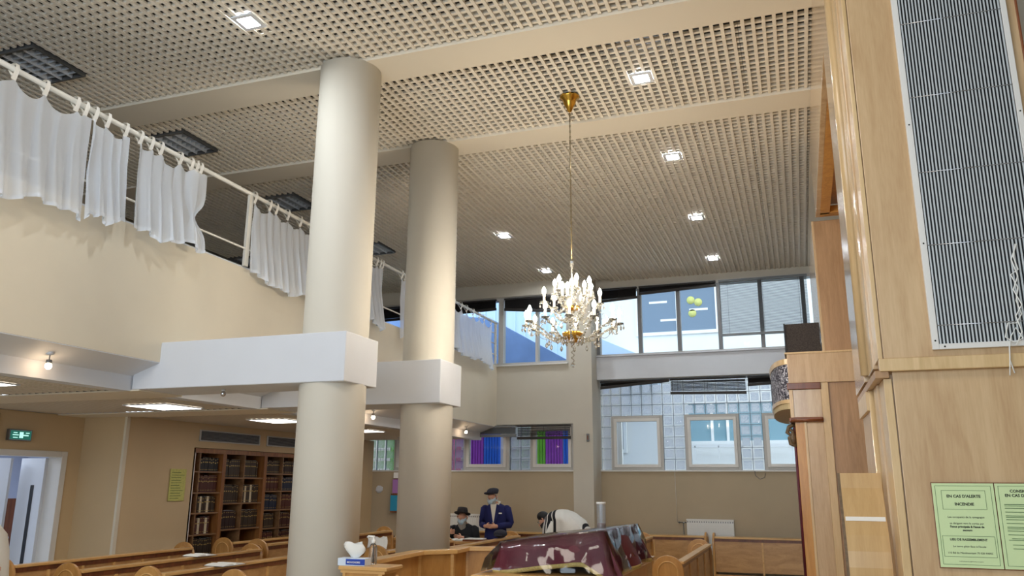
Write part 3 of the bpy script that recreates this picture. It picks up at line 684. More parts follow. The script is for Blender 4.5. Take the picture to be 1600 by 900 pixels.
# rounded drum with embroidered frieze
def frieze_mat():
    m = mat('embroidered_frieze', rgb(52, 52, 66), 0.7)
    nt = m.node_tree; p = nt.nodes['Principled BSDF']; tc = nt.nodes.new('ShaderNodeTexCoord')
    v = nt.nodes.new('ShaderNodeTexNoise'); v.inputs['Scale'].default_value = 16; v.inputs['Detail'].default_value = 2; v.inputs['Distortion'].default_value = 3
    nt.links.new(tc.outputs['Object'], v.inputs[0]); r = nt.nodes.new('ShaderNodeValToRGB'); e = r.color_ramp.elements
    e[0].position = 0.52; e[0].color = rgb(48, 48, 62); e[1].position = 0.56; e[1].color = rgb(190, 190, 200)
    nt.links.new(v.outputs[0], r.inputs[0]); nt.links.new(r.outputs[0], p.inputs['Base Color']); return m
def arcpts(r0x, r0y, cy, a0, a1, n): return [(-0.065-r0x*math.sin(a0+(a1-a0)*k/n), cy-r0y*math.cos(a0+(a1-a0)*k/n)) for k in range(n+1)]
def drum(rx, ry, z0, z1, name, m_, extra=0.0):
    p = arcpts(rx, ry, 10.4, 0.0, PI, 24); ka(MB().prism([(a, b) for a, b in p], z0, z1, 'z'), name, m_, 0)
drum(0.205, 1.2, 2.60, 3.14, 'drum', mat('drum_cream', rgb(196, 178, 140), 0.6))
drum(0.212, 1.215, 2.70, 3.08, 'frieze', frieze_mat())
drum(0.222, 1.225, 2.66, 2.70, 'frieze_border', M_beechl); drum(0.222, 1.225, 3.08, 3.14, 'frieze_border', M_beechl)
cur = MB(); vs = []; fs = []
for k in range(41):
    y = 9.55+k*0.045; x = -0.045+0.018*math.sin(k*1.3)
    vs += [(x, y, 0.35), (x, y, 2.45)]
for k in range(40): fs.append((2*k, 2*k+2, 2*k+3, 2*k+1))
cu = cur.add(vs, fs, True).build('ark_curtain', M_velvet); s_ = cu.modifiers.new('thick', 'SOLIDIFY'); s_.thickness = 0.01
tag(cu, 'dark burgundy ark curtain glimpsed at the left edge of the ark pilaster', 'curtain')
sp = thing('speaker_box', 'dark speckled box standing on the ark cornice', 'box', (0.13, 9.4, 3.205))
B(-0.195, 0.165, -0.19, 0.25, 0.003, 0.325).build('body', mat('speckled_dark', rgb(66, 58, 54), 0.8, noise=0.6, nscale=80), sp)
B(-0.205, -0.19, -0.20, -0.18, 0.003, 0.33).build('edge', M_black, sp)
# grille
gl = thing('heater_grille', 'tall white-framed louvred grille with black gaps on the beech cabinet', 'grille', (0.6, 4.035, 2.40)); 
f = MB(); f.box(0, 0.028, -0.018, 0.004, 0, 3.0).box(0.47, 0.495, -0.018, 0.004, 0, 3.0).box(0.028, 0.47, -0.018, 0.004, 0, 0.025).box(0.028, 0.47, -0.018, 0.004, 2.97, 3.0)
f.build('frame', M_pvc, gl, bevel=0.002)
B(0.028, 0.47, -0.001, 0.003, 0.025, 2.97).build('back_plate', M_black, gl)
n = 30
slm = B(-0.0034, 0.0034, -0.014, -0.0105, 0.025, 2.97).mesh('slat', mat('slat_aluminium', rgb(206, 212, 216), 0.35, metal=0.2))
for k in range(n): inst(slm, 'slat', gl, (0.028+0.442*(k+0.5)/n, 0, 0))
for z in (0.11, 0.49, 0.85, 1.24, 1.64): MB().tube([(0.028, -0.016, z), (0.47, -0.016, z)], 0.002, 6).build('cross_wire', M_chrome, gl)
for x, z in ((0.014, 0.04), (0.014, 0.5), (0.014, 1.1), (0.483, 1.1), (0.05, 0.012)): MB().ball((x, -0.019, z), 0.004, 0.003, 0.004, 8, 5).build('screw', M_ink, gl)
cdm = MB()
pts = [(0.98, 2.86), (0.965, 2.80), (0.975, 2.74), (0.945, 2.72), (0.965, 2.66), (0.95, 2.60), (0.965, 2.54), (0.94, 2.50), (0.905, 2.50), (0.89, 2.44), (0.92, 2.415), (0.955, 2.43), (0.935, 2.48), (0.91, 2.44), (0.90, 2.40), (0.895, 2.34), (0.905, 2.28)]
cdm.tube([(x, 4.008-0.004*(k % 3), z) for k, (x, z) in enumerate(pts)], 0.0028, 6)
cdm.tube([(0.985, 4.006, 2.86), (0.955, 4.004, 2.79), (0.97, 4.0, 2.71), (0.945, 4.0, 2.65), (0.97, 4.002, 2.58), (0.94, 4.0, 2.53), (0.955, 4.0, 2.46), (0.925, 4.0, 2.40), (0.9, 4.0, 2.42), (0.895, 4.0, 2.35), (0.885, 4.0, 2.27)], 0.0028, 6)
tag(cdm.build('cable_tangle', mat('cord_white', rgb(236, 236, 232), 0.6)), 'tangled thin white cord hanging from the grille slats', 'cord')
# notices
def notice(x0, x1, z0, z1, lab, lines, boxes, title):
    t = thing('fire_notice', lab, 'sign', ((x0+x1)/2, 4.045, z0)); w = (x1-x0)/2; h = z1-z0
    B(-w, w, -0.006, 0.004, 0, h).build('sheet', M_green, t)
    e = MB(); e.box(-w-0.003, w+0.003, -0.005, 0.003, -0.004, 0).box(-w-0.003, w+0.003, -0.005, 0.003, h, h+0.004).box(-w-0.003, -w, -0.005, 0.003, 0, h).box(w, w+0.003, -0.005, 0.003, 0, h)
    e.build('edge', M_mahog, t)
    g = MB()
    for a, b, c, d in boxes:
        q = 0.0008; y0, y1 = -0.0072, -0.006
        g.box(a, b, y0, y1, c, c+q*1.4).box(a, b, y0, y1, d-q*1.4, d).box(a, a+q*1.4, y0, y1, c, d).box(b-q*1.4, b, y0, y1, c, d)
    g.build('border_lines', M_gline, t)
    for s, size, x, z, bo in lines: text(s, size, 'lettering', t, (x, -0.0068, z), (PI/2, 0, 0), M_ink, 0.0002, bold=bo)
notice(0.533, 0.772, 1.462, 1.812, 'pale green fire notice headed EN CAS D\'ALERTE INCENDIE, left one of the pair',
       [("EN CAS D'ALERTE", 0.0165, 0.0, 0.295, 0.0005), ('INCENDIE', 0.0165, 0.0, 0.262, 0.0005), ('Les occupants de la synagogue', 0.0115, 0, 0.208, 0), ('se dirigent vers la sortie par', 0.0115, 0, 0.182, 0), ("l'issue principale & l'issue de", 0.0115, 0, 0.168, 0.0004), ('secours', 0.0115, 0, 0.154, 0.0004),
        ('LIEU DE RASSEMBLEMENT', 0.0125, 0, 0.115, 0.0004), ("Le terre plein face \u00e0 l'\u00e9cole", 0.0115, 0, 0.087, 0), ('110 Bd de M\u00e9nilmontant 75 020 PARIS', 0.0108, 0, 0.060, 0), ('conform\u00e9ment \u00e0 la r\u00e8glementation en vigueur', 0.005, 0, 0.026, 0)],
       [(-0.108, 0.108, 0.012, 0.340), (-0.085, 0.085, 0.240, 0.320), (-0.1, 0.1, 0.044, 0.130)], '')
ln = [('CONSIGNES', 0.0165, -0.02, 0.318, 0.0005), ("EN CAS D'INCENDIE", 0.0165, -0.01, 0.300, 0.0005)]
rr = random.Random(3)
notice(0.776, 1.016, 1.462, 1.812, 'pale green notice headed CONSIGNES, cut off by the right edge of the picture', ln, [(-0.108, 0.108, 0.012, 0.340)], '')
nt_ = [o for o in C.objects if o.name.startswith('fire_notice')][-1]
g = MB()
for k in range(12):
    z = 0.262-k*0.0155-(0.01 if k > 9 else 0); g.box(-0.092+0.012*(k > 8), 0.09-rr.random()*0.05, -0.0072, -0.006, z, z+0.0022)
    if k % 3 == 0: g.box(-0.092, 0.0, -0.0072, -0.006, z-0.006, z-0.0042)
g.build('text_lines', M_gline, nt_)
# leaning bent plywood board
pb = thing('bent_plywood_board', 'bent plywood board with a pale strip standing against the cabinet corner', 'board', (0.30, 4.6, 0))
prof = []
M_plyb = wood('varnished_ply', rgb(204, 170, 120), rgb(188, 152, 102), 0.3, 0.5, (9, 3, 0.5))
N = 26
for k in range(N+1):
    z = 1.86*k/N; y = -0.02+0.10*math.exp(-((z-1.86)/0.25)**2)-0.06*math.exp(-((z-1.45)/0.3)**2); prof.append((y, z))
MB().prism([(y-0.3, z) for y, z in prof]+[(y-0.27, z) for y, z in prof[::-1]], -0.125, 0.06, 'x').build('panel', M_plyb, pb)
MB().prism([(y-0.2985, z) for y, z in prof]+[(y-0.2715, z) for y, z in prof[::-1]], -0.137, -0.125, 'x').build('ply_edge', mat('ply_edge_dark', rgb(120, 100, 78), 0.8, noise=0.3, nscale=60), pb)
ys = [p for p in prof if 1.615 <= p[1] <= 1.68]
MB().prism([(-0.02-0.06*math.exp(-((z-1.45)/0.3)**2)+0.10*math.exp(-((z-1.86)/0.25)**2)-0.303, z) for z in (1.637, 1.645, 1.656)]+[(-0.34, 1.65)][:0]+[(-0.30, 1.656), (-0.30, 1.637)], -0.12, 0.055, 'x').build('pale_strip', M_wool, pb)  # thin pale strip across the face of the board

# ================================================================ CHANDELIER
ch = thing('crystal_chandelier', 'large crystal chandelier with two tiers of lit candle bulbs hanging from a brass canopy', 'chandelier', (-1.94, 7.19, 3.13))
MB().lathe([(0.0, 2.49), (0.10, 2.485), (0.10, 2.465), (0.065, 2.44), (0.06, 2.40), (0.035, 2.36), (0.02, 2.32), (0.0, 2.31)], n=24).build('canopy', M_brass, ch)
cb_ = MB().tube([(0, 0, 0.75), (0, 0, 2.32)], 0.005, 8)
for k in range(52):
    z = 0.78+k*0.03; a = (k % 2)*PI/2
    cb_.tube([(0.009*math.cos(a)*math.cos(q), 0.009*math.sin(a)*math.cos(q), z+0.016*math.sin(q)) for q in [i*PI/4 for i in range(9)]], 0.0016, 4, cap=False)
cb_.build('chain', mat('old_brass', rgb(140, 124, 92), 0.35, metal=0.8), ch)
MB().lathe([(0.004, 0.78), (0.012, 0.76), (0.02, 0.72), (0.008, 0.68), (0.01, 0.60), (0.03, 0.55), (0.012, 0.50), (0.012, 0.40), (0.035, 0.36), (0.055, 0.32), (0.03, 0.27), (0.014, 0.22), (0.02, 0.12), (0.045, 0.08), (0.02, 0.04), (0.015, 0)], n=20).build('stem', M_crystal, ch)
MB().lathe([(0.02, 0.05), (0.095, 0.055), (0.10, 0.045), (0.085, 0.0), (0.05, -0.035), (0.01, -0.045)], n=28).build('bowl', M_brass, ch)
MB().lathe([(0.015, 0.30), (0.06, 0.31), (0.075, 0.30), (0.05, 0.27), (0.015, 0.26)], n=24).build('upper_bowl', M_brass, ch)
dropm = MB().lathe([(0.0, 0), (0.003, -0.006), (0.010, -0.022), (0.009, -0.032), (0.0, -0.042)], n=6, smooth=False).mesh('crystal_drop', M_crystal)
dropb = MB().lathe([(0.0, 0), (0.004, -0.01), (0.016, -0.034), (0.014, -0.048), (0.0, -0.066)], n=6, smooth=False).mesh('crystal_drop_big', M_crystal)
beadm = MB().ball((0, 0, 0), 0.006, 0.006, 0.006, 6, 4); beadm.sm = [False]*len(beadm.sm); beadm = beadm.mesh('bead', M_crystal)
candm = MB().lathe([(0.014, 0.0), (0.012, 0.01), (0.0115, 0.075), (0.008, 0.08)], n=12).mesh('candle_sleeve', mat('candle_ivory', rgb(236, 226, 200), 0.5))
bulbm = MB().lathe([(0.007, 0.078), (0.017, 0.095), (0.020, 0.112), (0.013, 0.13), (0.005, 0.146), (0.0, 0.152)], n=12).mesh('candle_bulb', M_bulb)
panm = MB().lathe([(0.01, -0.004), (0.035, 0.004), (0.043, 0.014), (0.04, 0.014), (0.03, 0.006), (0.012, 0.0), (0.012, 0.012)], n=14).mesh('drip_pan', M_crystal)
def arms(n, r, z0, z1, sag, off, drops):
    for i in range(n):
        a = 2*PI*i/n+off; c, s = math.cos(a), math.sin(a)
        pts = []
        for k in range(13):
            t = k/12; rr_ = 0.05+(r-0.05)*t; z = z0+(z1-z0)*t - sag*math.sin(t*PI)*(1-0.15*t) - (0.03*math.sin(t*2*PI)); pts.append((rr_*c, rr_*s, z))
        pts[-1] = (r*c, r*s, z1)
        ar = MB().tube(pts, [0.010-0.003*k/12 for k in range(13)], 7)
        for k in range(2, 12): ar.ball(pts[k], 0.015, 0.015, 0.009, 6, 4)
        arm = ar.build('arm', M_crystal, ch)
        inst(panm, 'drip_pan', arm, (r*c, r*s, z1)); inst(candm, 'candle_sleeve', arm, (r*c, r*s, z1+0.01)); inst(bulbm, 'candle_bulb', arm, (r*c, r*s, z1+0.01))
        for q in range(drops):
            b = a+q*2*PI/drops; x, y = r*c+0.038*math.cos(b), r*s+0.038*math.sin(b)
            inst(beadm, 'bead', arm, (x, y, z1-0.002)); inst(dropm, 'crystal_drop', arm, (x, y, z1-0.008))
        x, y, z = pts[6]; inst(beadm, 'bead', arm, (x, y, z-0.02)); inst(beadm, 'bead', arm, (x, y, z-0.034)); inst(dropb, 'crystal_drop', arm, (x, y, z-0.042))
arms(12, 0.44, 0.04, 0.12, 0.07, 0.2, 5)
arms(6, 0.27, 0.20, 0.33, 0.05, 0.45, 4)
arms(6, 0.17, 0.34, 0.43, 0.04, 0.0, 4)
sw = MB()
for i in range(12):
    a = 2*PI*i/12+0.2; b = a+2*PI/12
    for (ra, za, rb, zb_) in ((0.42, 0.11, 0.42, 0.11), (0.10, 0.55, 0.40, 0.14)):
        for k in range(1, 14):
            t = k/14; aa = a+(b-a)*t if ra == rb else a
            rr_ = ra+(rb-ra)*t; z = za+(zb_-za)*t-0.06*math.sin(PI*t)
            sw.ball((rr_*math.cos(aa), rr_*math.sin(aa), z), 0.006, 0.006, 0.006, 5, 3)
sw.sm = [False]*len(sw.sm); tag(sw.build('bead_swags', M_crystal, ch), kind='stuff')
for k in range(22): inst(beadm, 'bead', ch, (0.012*math.cos(k), 0.012*math.sin(k), -0.05-k*0.0085))
for i in range(10):
    a = i*2*PI/10; inst(dropb, 'crystal_drop', ch, (0.09*math.cos(a), 0.09*math.sin(a), 0.0))
MB().ball((0, 0, -0.255), 0.022, 0.022, 0.022, 10, 7).build('ball', M_crystal, ch)

# ================================================================ PEWS
def arch_panel(mb, w, z0, z1, y0, y1, cx=0.0, n=14, plane='x'):
    pts = [(cx-w/2, z0), (cx+w/2, z0)]; r = w/2
    for k in range(n+1):
        a = PI*k/n; pts.append((cx+r*math.cos(a), z1-r+r*math.sin(a)))
    return mb.prism(pts, y0, y1, plane)
def pew(lab, x, y, L, rz, top=1.0, group=None, ends=(1, 1), div=4, ledge=0.0, mt=None):
    # local x along the bench, local -y is the visible back, seat on +y
    t = thing('pew', lab, 'pew', (x, y, 0), rz, group)
    B(0.03, L-0.03, 0, 0.024, 0.38, top-0.03).build('back_panel', M_pew, t)
    B(0.034, L-0.034, -0.035, 0.055+ledge, top-0.03, top).build('top_rail', M_pewl, t, bevel=0.006)
    B(0.03, L-0.03, -0.012, 0.0, top-0.075, top-0.031).build('under_rail', M_mahog, t)
    for k in range(1, div): B(L*k/div-0.014, L*k/div+0.014, -0.016, 0.0, 0.1, top-0.076).build('stile', M_pewl, t)
    B(0.03, L-0.03, -0.01, 0.02, 0.08, 0.34).build('lower_panel', M_pew, t)
    B(0.03, L-0.03, 0.05, 0.42, 0.41, 0.44).build('seat', M_pew, t, bevel=0.005)
    B(0.03, L-0.03, 0.03, 0.2, top-0.30, top-0.28).build('book_shelf', M_pew, t)
    for e, x0 in ((ends[0], 0.0), (ends[1], L-0.035)):
        if not e: continue
        p = arch_panel(MB(), 0.34, 0.0, top+0.06, x0, x0+0.035, 0.135).build('end_panel', M_pewe, t, bevel=0.008)
        for sx in (x0-0.006, x0+0.035):
            r = MB(); ro, ri = 0.105, 0.085; cz = top+0.06-0.17
            pts = [(0.135+ro*math.cos(PI*k/12), cz+ro*math.sin(PI*k/12)) for k in range(13)]+[(0.135-ro, 0.25)]
            r.tube([(sx+0.003, a, b) for a, b in [(0.135+ro, 0.25)]+pts], 0.007, 6); r.build('arch_moulding', M_pewl, p)
    return t
H = PI/2
G = 'pews on the left side'
pew('long pew at the far left below the open door, round end at its right', -7.35, 6.15, 2.55, H, group=G, div=6)
pew('second pew from the left wall, its round near end before the wall notice corner', -6.40, 6.05, 2.75, H, group=G, div=6)
pew('third pew from the left wall, cut by the bottom edge left of the near column', -5.50, 6.1, 2.65, H, 1.0, G, div=5)
pew('pew in front of the lower bookcase shelves, leftmost of the two round ends there', -7.45, 9.55, 3.4, H, 1.0, G, div=5)
pew('pew in front of the bookcase, right one of the two round ends near the column', -6.45, 8.95, 3.4, H, 1.045, G, div=5)
pew('pew low in the picture directly left of the near column', -4.62, 4.9, 1.3, H, 1.0, G, div=3)
pew('pew between the two columns with a white cloth on its round end', -4.72, 8.9, 2.0, H, 1.02, G, div=3)
pew('pew behind the curved barrier running toward the standing man', -4.25, 9.6, 2.8, H, 1.02, G, div=4)
pew('wall pew behind the seated and standing men', -6.3, 14.0, 2.75, 0, 0.97, 'pews along the back wall', div=3, ledge=0.15)
pew('wall pew below the right radiator, left of the gap', -3.40, 14.55, 1.78, 0, 0.95, 'pews along the back wall', div=2, ledge=0.2)
pew('wall pew below the glass-block wall reaching the ark', -1.52, 14.55, 1.62, 0, 0.945, 'pews along the back wall', div=2, ledge=0.2)
pew('free-standing pew with round arched end at bottom right of the covered table', -1.30, 9.1, 2.9, H, 1.0, 'pews on the right side', div=4)
pew('pew right behind the covered table, mostly hidden, round end showing', -2.25, 10.9, 1.9, H, 1.03, 'pews on the right side', div=3)

# ================================================================ PLATFORM BARRIER AND READING TABLE
bm_ = thing('platform_barrier', 'curving beech barrier with arched openings around the reading platform', 'barrier', (-3.3, 6.0, 0)); Pb = Vector((-3.3, 6.0, 0))
path = [(-3.33, 5.98), (-3.37, 7.0), (-3.14, 7.26), (-3.15, 7.6), (-2.84, 7.72), (-2.2, 7.9)]
def holed(w, z0, z1, aw, a0, a1, th):
    # panel in xz (x 0..w) with an arched hole
    b = MB(); n = 12; cx = w/2; r = aw/2
    out = [(cx+r, a0)]+[(cx+r*math.cos(PI*k/n), a1-r+r*math.sin(PI*k/n)) for k in range(n+1)]+[(cx-r, a0)]
    b.box(0, cx-r, 0, th, z0, z1).box(cx+r, w, 0, th, z0, z1).box(cx-r, cx+r, 0, th, z0, a0)
    arc = out[1:-1]
    for (xa, za), (xb, zb_) in zip(arc[:-1], arc[1:]): b.prism([(xa, za), (xa, z1), (xb, z1), (xb, zb_)], 0, th)
    return b
for i, ((xa, ya), (xb, yb)) in enumerate(zip(path[:-1], path[1:])):
    w = math.hypot(xb-xa, yb-ya); ang = math.atan2(yb-ya, xb-xa)
    if i in (0, 4): mb = holed(w, 0.05, 1.16, 0.26 if i == 0 else 0.30, 0.35, 1.03, 0.03)
    else: mb = B(0.0, w, 0, 0.03, 0.05, 1.16)
    o = mb.build('panel', M_pewe, bm_, (xa+3.3, ya-6.0, 0), ang)
    if i in (0, 4):
        r = 0.13 if i == 0 else 0.15
        pts = [(w/2+r, -0.006, 0.35)]+[(w/2+r*math.cos(PI*k/12), -0.006, 1.03-r+r*math.sin(PI*k/12)) for k in range(13)]+[(w/2-r, -0.006, 0.35)]
        MB().tube(pts, 0.012, 6).build('arch_moulding', M_pewl, o)
    if i: B(-0.02, 0.02, -0.01, 0.035, 0.05, 1.159).build('stile', M_pewl, bm_, (xa+3.3, ya-6.0, 0), ang)
rl_ = MB()
lft = []; rgt = []
for i, (x, y) in enumerate(path):
    a = Vector(path[max(0, i-1)]); b = Vector(path[min(len(path)-1, i+1)]); d = (b-a).normalized(); nrm = Vector((-d.y, d.x))
    lft.append((x+3.3+nrm.x*0.075, y-6+nrm.y*0.075)); rgt.append((x+3.3-nrm.x*0.05, y-6-nrm.y*0.05))
for i in range(len(path)-1): rl_.prism([lft[i], rgt[i], rgt[i+1], lft[i+1]], 1.16, 1.20, 'z')
rl_.build('handrail', M_pewl, bm_, bevel=0.006)
pl = struct('platform', B(-3.3, -0.6, 5.75, 8.0, 0, 0.3), M_floor)
lc = thing('lectern_cabinet', 'small beech cabinet at the foot of the near column carrying tissues and sanitiser', 'cabinet', (-3.2, 5.83, 0))
B(-0.19, 0.15, -0.12, 0.10, 0, 1.13).build('body', M_pewe, lc)
B(-0.22, 0.20, -0.15, 0.12, 1.15, 1.18).build('top', M_pewl, lc, bevel=0.008); B(-0.205, 0.175, -0.135, 0.11, 1.13, 1.15).build('moulding', M_pewl, lc)
B(-0.19, -0.165, -0.128, -0.12, 0, 1.13).build('stile', M_pewl, lc); B(0.12, 0.15, -0.128, -0.12, 0, 1.13).build('stile', M_pewl, lc)
tb = thing('tissue_box', 'pale and dark blue tissue box with a white tissue sticking out', 'tissue box', (-3.325, 5.76, 1.18), 0.05)
B(-0.115, 0.115, -0.055, 0.055, 0, 0.055).build('carton', M_boxw, tb, bevel=0.003)
B(-0.045, 0.116, -0.0565, -0.055, 0.008, 0.05).build('blue_label', M_blue, tb); text('MOUCHOIRS', 0.019, 'lettering', tb, (0.022, -0.058, 0.026), (PI/2, 0, 0), M_paper, 0.0002, bold=0.0004)
tv = MB(); vs = []; fs = []
for j in range(7):
    for i in range(17):
        a = 2*PI*i/16; t = j/6; r = (0.02+0.042*math.sin(t*2.2))*(1+0.25*math.sin(3*a+t*4)); vs.append((r*math.cos(a)*1.3, r*math.sin(a)*0.6, 0.055+0.11*t*(1+0.1*math.sin(2*a))))
for j in range(6):
    for i in range(16): a = j*17+i; fs.append((a, a+1, a+18, a+17))
tv.add(vs, fs, True).build('tissue', M_paper, tb)
sb = thing('sanitiser_bottle', 'clear pump bottle of hand sanitiser with a white pump', 'bottle', (-3.235, 5.885, 1.18))
MB().lathe([(0.03, 0), (0.033, 0.01), (0.033, 0.12), (0.025, 0.145), (0.014, 0.155), (0.014, 0.165)], n=20).build('body', M_clear, sb)
MB().lathe([(0.017, 0.156), (0.017, 0.182), (0.007, 0.185), (0.007, 0.205)], n=16).tube([(0.01, 0, 0.208), (-0.045, 0, 0.21), (-0.055, 0, 0.20)], 0.007, 8).build('pump', M_paper, sb)
MB().tube([(0, 0, 0.16), (0.004, 0, 0.01)], 0.003, 6).build('dip_tube', M_paper, sb)
# table
rt_ = thing('reading_table', 'beech reading table with a thick light top under the burgundy cover', 'table', (-1.85, 6.5, 0.3))
B(-0.48, 0.50, -0.80, 1.35, 0.815, 0.855).build('top', M_pewl, rt_, bevel=0.01)
B(-0.42, 0.44, -0.70, 1.25, 0.0, 0.815).build('body', M_pewe, rt_)
B(-0.44, 0.46, -0.74, 1.29, 0.77, 0.815).build('apron', M_pewe, rt_)
cl = thing('table_cover', 'burgundy velvet cover with pale gold fringe draped over the slanted reading desk', 'cover', (-1.8, 6.0, 1.16)); Pq = Vector((-1.8, 6.0, 1.16))
A = (-2.20, 6.0, 1.365); Bq = (-1.40, 6.0, 1.462); Cq = (-1.385, 7.21, 1.45); Dq = (-2.20, 7.21, 1.37)
def hemp(p, out, z): return (p[0]+out[0], p[1]+out[1], z)
nseg = 16
def skirt(P, Q, nrm, zf, flare, amp, ph):
    top = []; bot = []; mid = []
    for k in range(nseg+1):
        t = k/nseg; x = P[0]+(Q[0]-P[0])*t; y = P[1]+(Q[1]-P[1])*t; z = P[2]+(Q[2]-P[2])*t
        f = flare*(1+amp*math.sin(ph+t*11)); top.append((x, y, z)); zz = zf(t)
        mid.append((x+nrm[0]*f*0.45, y+nrm[1]*f*0.45, (z+zz)/2)); bot.append((x+nrm[0]*f, y+nrm[1]*f, zz))
    return top, mid, bot
cm = MB(); fr = MB()
sides = [skirt(A, Bq, (0, -1), lambda t: 1.168+0.085*min(t/0.8, 1)-0.10*max(0, t-0.8)/0.2, 0.05, 0.5, 0), skirt(Bq, Cq, (1, 0), lambda t: 1.15+0.035*t+0.02*math.sin(t*3), 0.10, 0.3, 2),
         skirt(Cq, Dq, (0, 1), lambda t: 1.18, 0.04, 0.4, 1), skirt(Dq, A, (-1, 0), lambda t: 1.168, 0.05, 0.4, 3)]
ns = nseg
for top, mid, bot in sides:
    cm.add(top+mid+bot, [(i, i+1, ns+2+i, ns+1+i) for i in range(ns)]+[(ns+1+i, ns+2+i, 2*ns+3+i, 2*ns+2+i) for i in range(ns)], True)
    fr.add([(x, y, z) for x, y, z in bot]+[(x, y, z-0.03) for x, y, z in bot], [(i, i+1, ns+2+i, ns+1+i) for i in range(ns)], True)
cm.add([A, Bq, Cq, Dq], [(0, 1, 2, 3)])
for s1, s2 in zip(sides, sides[1:]+sides[:1]):
    a, b = s1[2][-1], s2[2][0]; t0 = s1[0][-1]; cm.add([t0, s1[1][-1], a, b, s2[1][0]], [(0, 1, 4), (1, 2, 3, 4)]); fr.add([a, b, (b[0], b[1], b[2]-0.03), (a[0], a[1], a[2]-0.03)], [(0, 1, 2, 3)])
rel(cm, Pq).build('velvet', M_velvet, cl); o = rel(fr, Pq).build('fringe', M_gold, cl); q = o.modifiers.new('thick', 'SOLIDIFY'); q.thickness = 0.006
cr = MB()
for k in range(5):
    x = -1.36; y = 6.3+0.17*k; cr.tube([(x+0.055, y, 1.25), (x+0.05, y+0.04, 1.27), (x+0.05, y+0.08, 1.245)], 0.004, 5)
rel(cr, Pq).build('embroidery', mat('silver_thread', rgb(170, 150, 160), 0.5), cl)
# clear plastic film over the cover
fm = MB(); rn = random.Random(11)
def ring(off, z, n, jag, zadd=0.0):
    cor = [(-2.20, 6.0), (-1.40, 6.0), (-1.385, 7.21), (-2.20, 7.21)]; nr = [(-1, -1), (1, -1), (1, 1), (-1, 1)]; out = []
    for k in range(4):
        p = cor[k]; q = cor[(k+1) % 4]
        for i in range(n):
            t = i/n; x = p[0]+(q[0]-p[0])*t; y = p[1]+(q[1]-p[1])*t
            cx, cy = x+1.79, y-6.6; l = max(abs(cx)/0.4, abs(cy)/0.6)
            o_ = off+rn.uniform(-jag, jag)
            tz = 1.365+(x+2.2)/0.8*0.097+0.006
            out.append((x+math.copysign(o_, cx)*(abs(cx)/0.41)**3, y+math.copysign(o_, cy)*(abs(cy)/0.61)**3, (tz if z is None else z+rn.uniform(-jag, jag)*0.6)+zadd))
    return out
n = 14; R0 = ring(0.008, None, n, 0.0); R1 = ring(0.05, 1.33, n, 0.02); R2 = ring(0.085, 1.25, n, 0.028); R3 = ring(0.11, 1.17, n, 0.015)
m4 = 4*n; vs = R0+R1+R2+R3
fs = [tuple(range(m4))]
for j in range(3):
    for i in range(m4): k = (i+1) % m4; fs.append((j*m4+i, j*m4+k, (j+1)*m4+k, (j+1)*m4+i))
o = rel(fm.add(vs, fs, True), Pq).build('plastic_film', M_film)
o.location = Pq; tag(o, 'clear crinkled plastic sheet laid over the burgundy table cover', 'plastic sheet')
gj = thing('glass_candle_jar', 'tall clear glass memorial candle jar with dark wax at its base, on the table', 'candle', (-1.43, 6.05, 1.475))
jg = D.materials.new('jar_glass'); jg.use_nodes = True; jn = jg.node_tree; jp = jn.nodes['Principled BSDF']; jo = jn.nodes['Material Output']
jp.inputs['Base Color'].default_value = rgb(190, 198, 208); jp.inputs['Roughness'].default_value = 0.15; jp.inputs['Metallic'].default_value = 0.3
jt = jn.nodes.new('ShaderNodeBsdfTransparent'); jm = jn.nodes.new('ShaderNodeMixShader'); jm.inputs[0].default_value = 0.32
jn.links.new(jt.outputs[0], jm.inputs[1]); jn.links.new(jp.outputs[0], jm.inputs[2]); jn.links.new(jm.outputs[0], jo.inputs[0])
gb_ = MB().lathe([(0.034, 0.001), (0.034, 0.19)], n=24); gb_.f = [f for f in gb_.f if len(f) == 4]; gb_.mi = gb_.mi[:len(gb_.f)]; gb_.sm = gb_.sm[:len(gb_.f)]
gb_.build('glass', jg, gj)
MB().lathe([(0.0, 0.008), (0.03, 0.008), (0.03, 0.045), (0, 0.045)], n=20).build('wax', mat('amber_wax', rgb(96, 50, 30), 0.4), gj)
MB().lathe([(0.0355, 0.18), (0.0355, 0.196), (0.033, 0.196), (0.033, 0.18)], n=24).build('rim', M_pvc, gj)

# ================================================================ RADIATORS, WALL FITTINGS
def radiator(x0, x1, z0, z1, y, lab):
    t = thing('radiator', lab, 'radiator', ((x0+x1)/2, y, z0), 0, None); w = (x1-x0)/2; h = z1-z0
    B(-w, w, -0.05, -0.012, 0, h-0.015).build('panel', M_rad, t, bevel=0.004)
    n = int((x1-x0)/0.04)
    for k in range(n): x = -w+(k+0.5)*2*w/n; B(x-0.011, x+0.011, -0.058, -0.05, 0.03, h-0.08).build('rib', M_rad, t)
    B(-w-0.005, w+0.005, -0.058, -0.01, h-0.02, h).build('top_grille', M_rad, t)
    g = MB()
    for k in range(n): x = -w+(k+0.5)*2*w/n; g.box(x-0.009, x+0.009, -0.0515, -0.05, h-0.06, h-0.035)
    tag(g.build('vents', M_metalg, t), kind='stuff')
    MB().tube([(-w-0.13, -0.03, h-0.06), (-w, -0.03, h-0.06)], 0.01, 8).ball((-w-0.13, -0.03, h-0.06), 0.022, 0.018, 0.018, 8, 6).build('valve', M_metalg, t)
    MB().tube([(-w-0.06, -0.03, h-0.06), (-w-0.06, -0.02, h-0.3), (-w-0.03, -0.02, 0)], 0.007, 8).build('pipe', M_metalg, t)
    return t
radiator(-1.99, -1.18, 0.62, 1.21, 14.99, 'white panel radiator below the glass-block wall on the right')
radiator(-6.7, -5.35, 0.55, 1.25, 14.39, 'white panel radiator behind the seated and standing men')
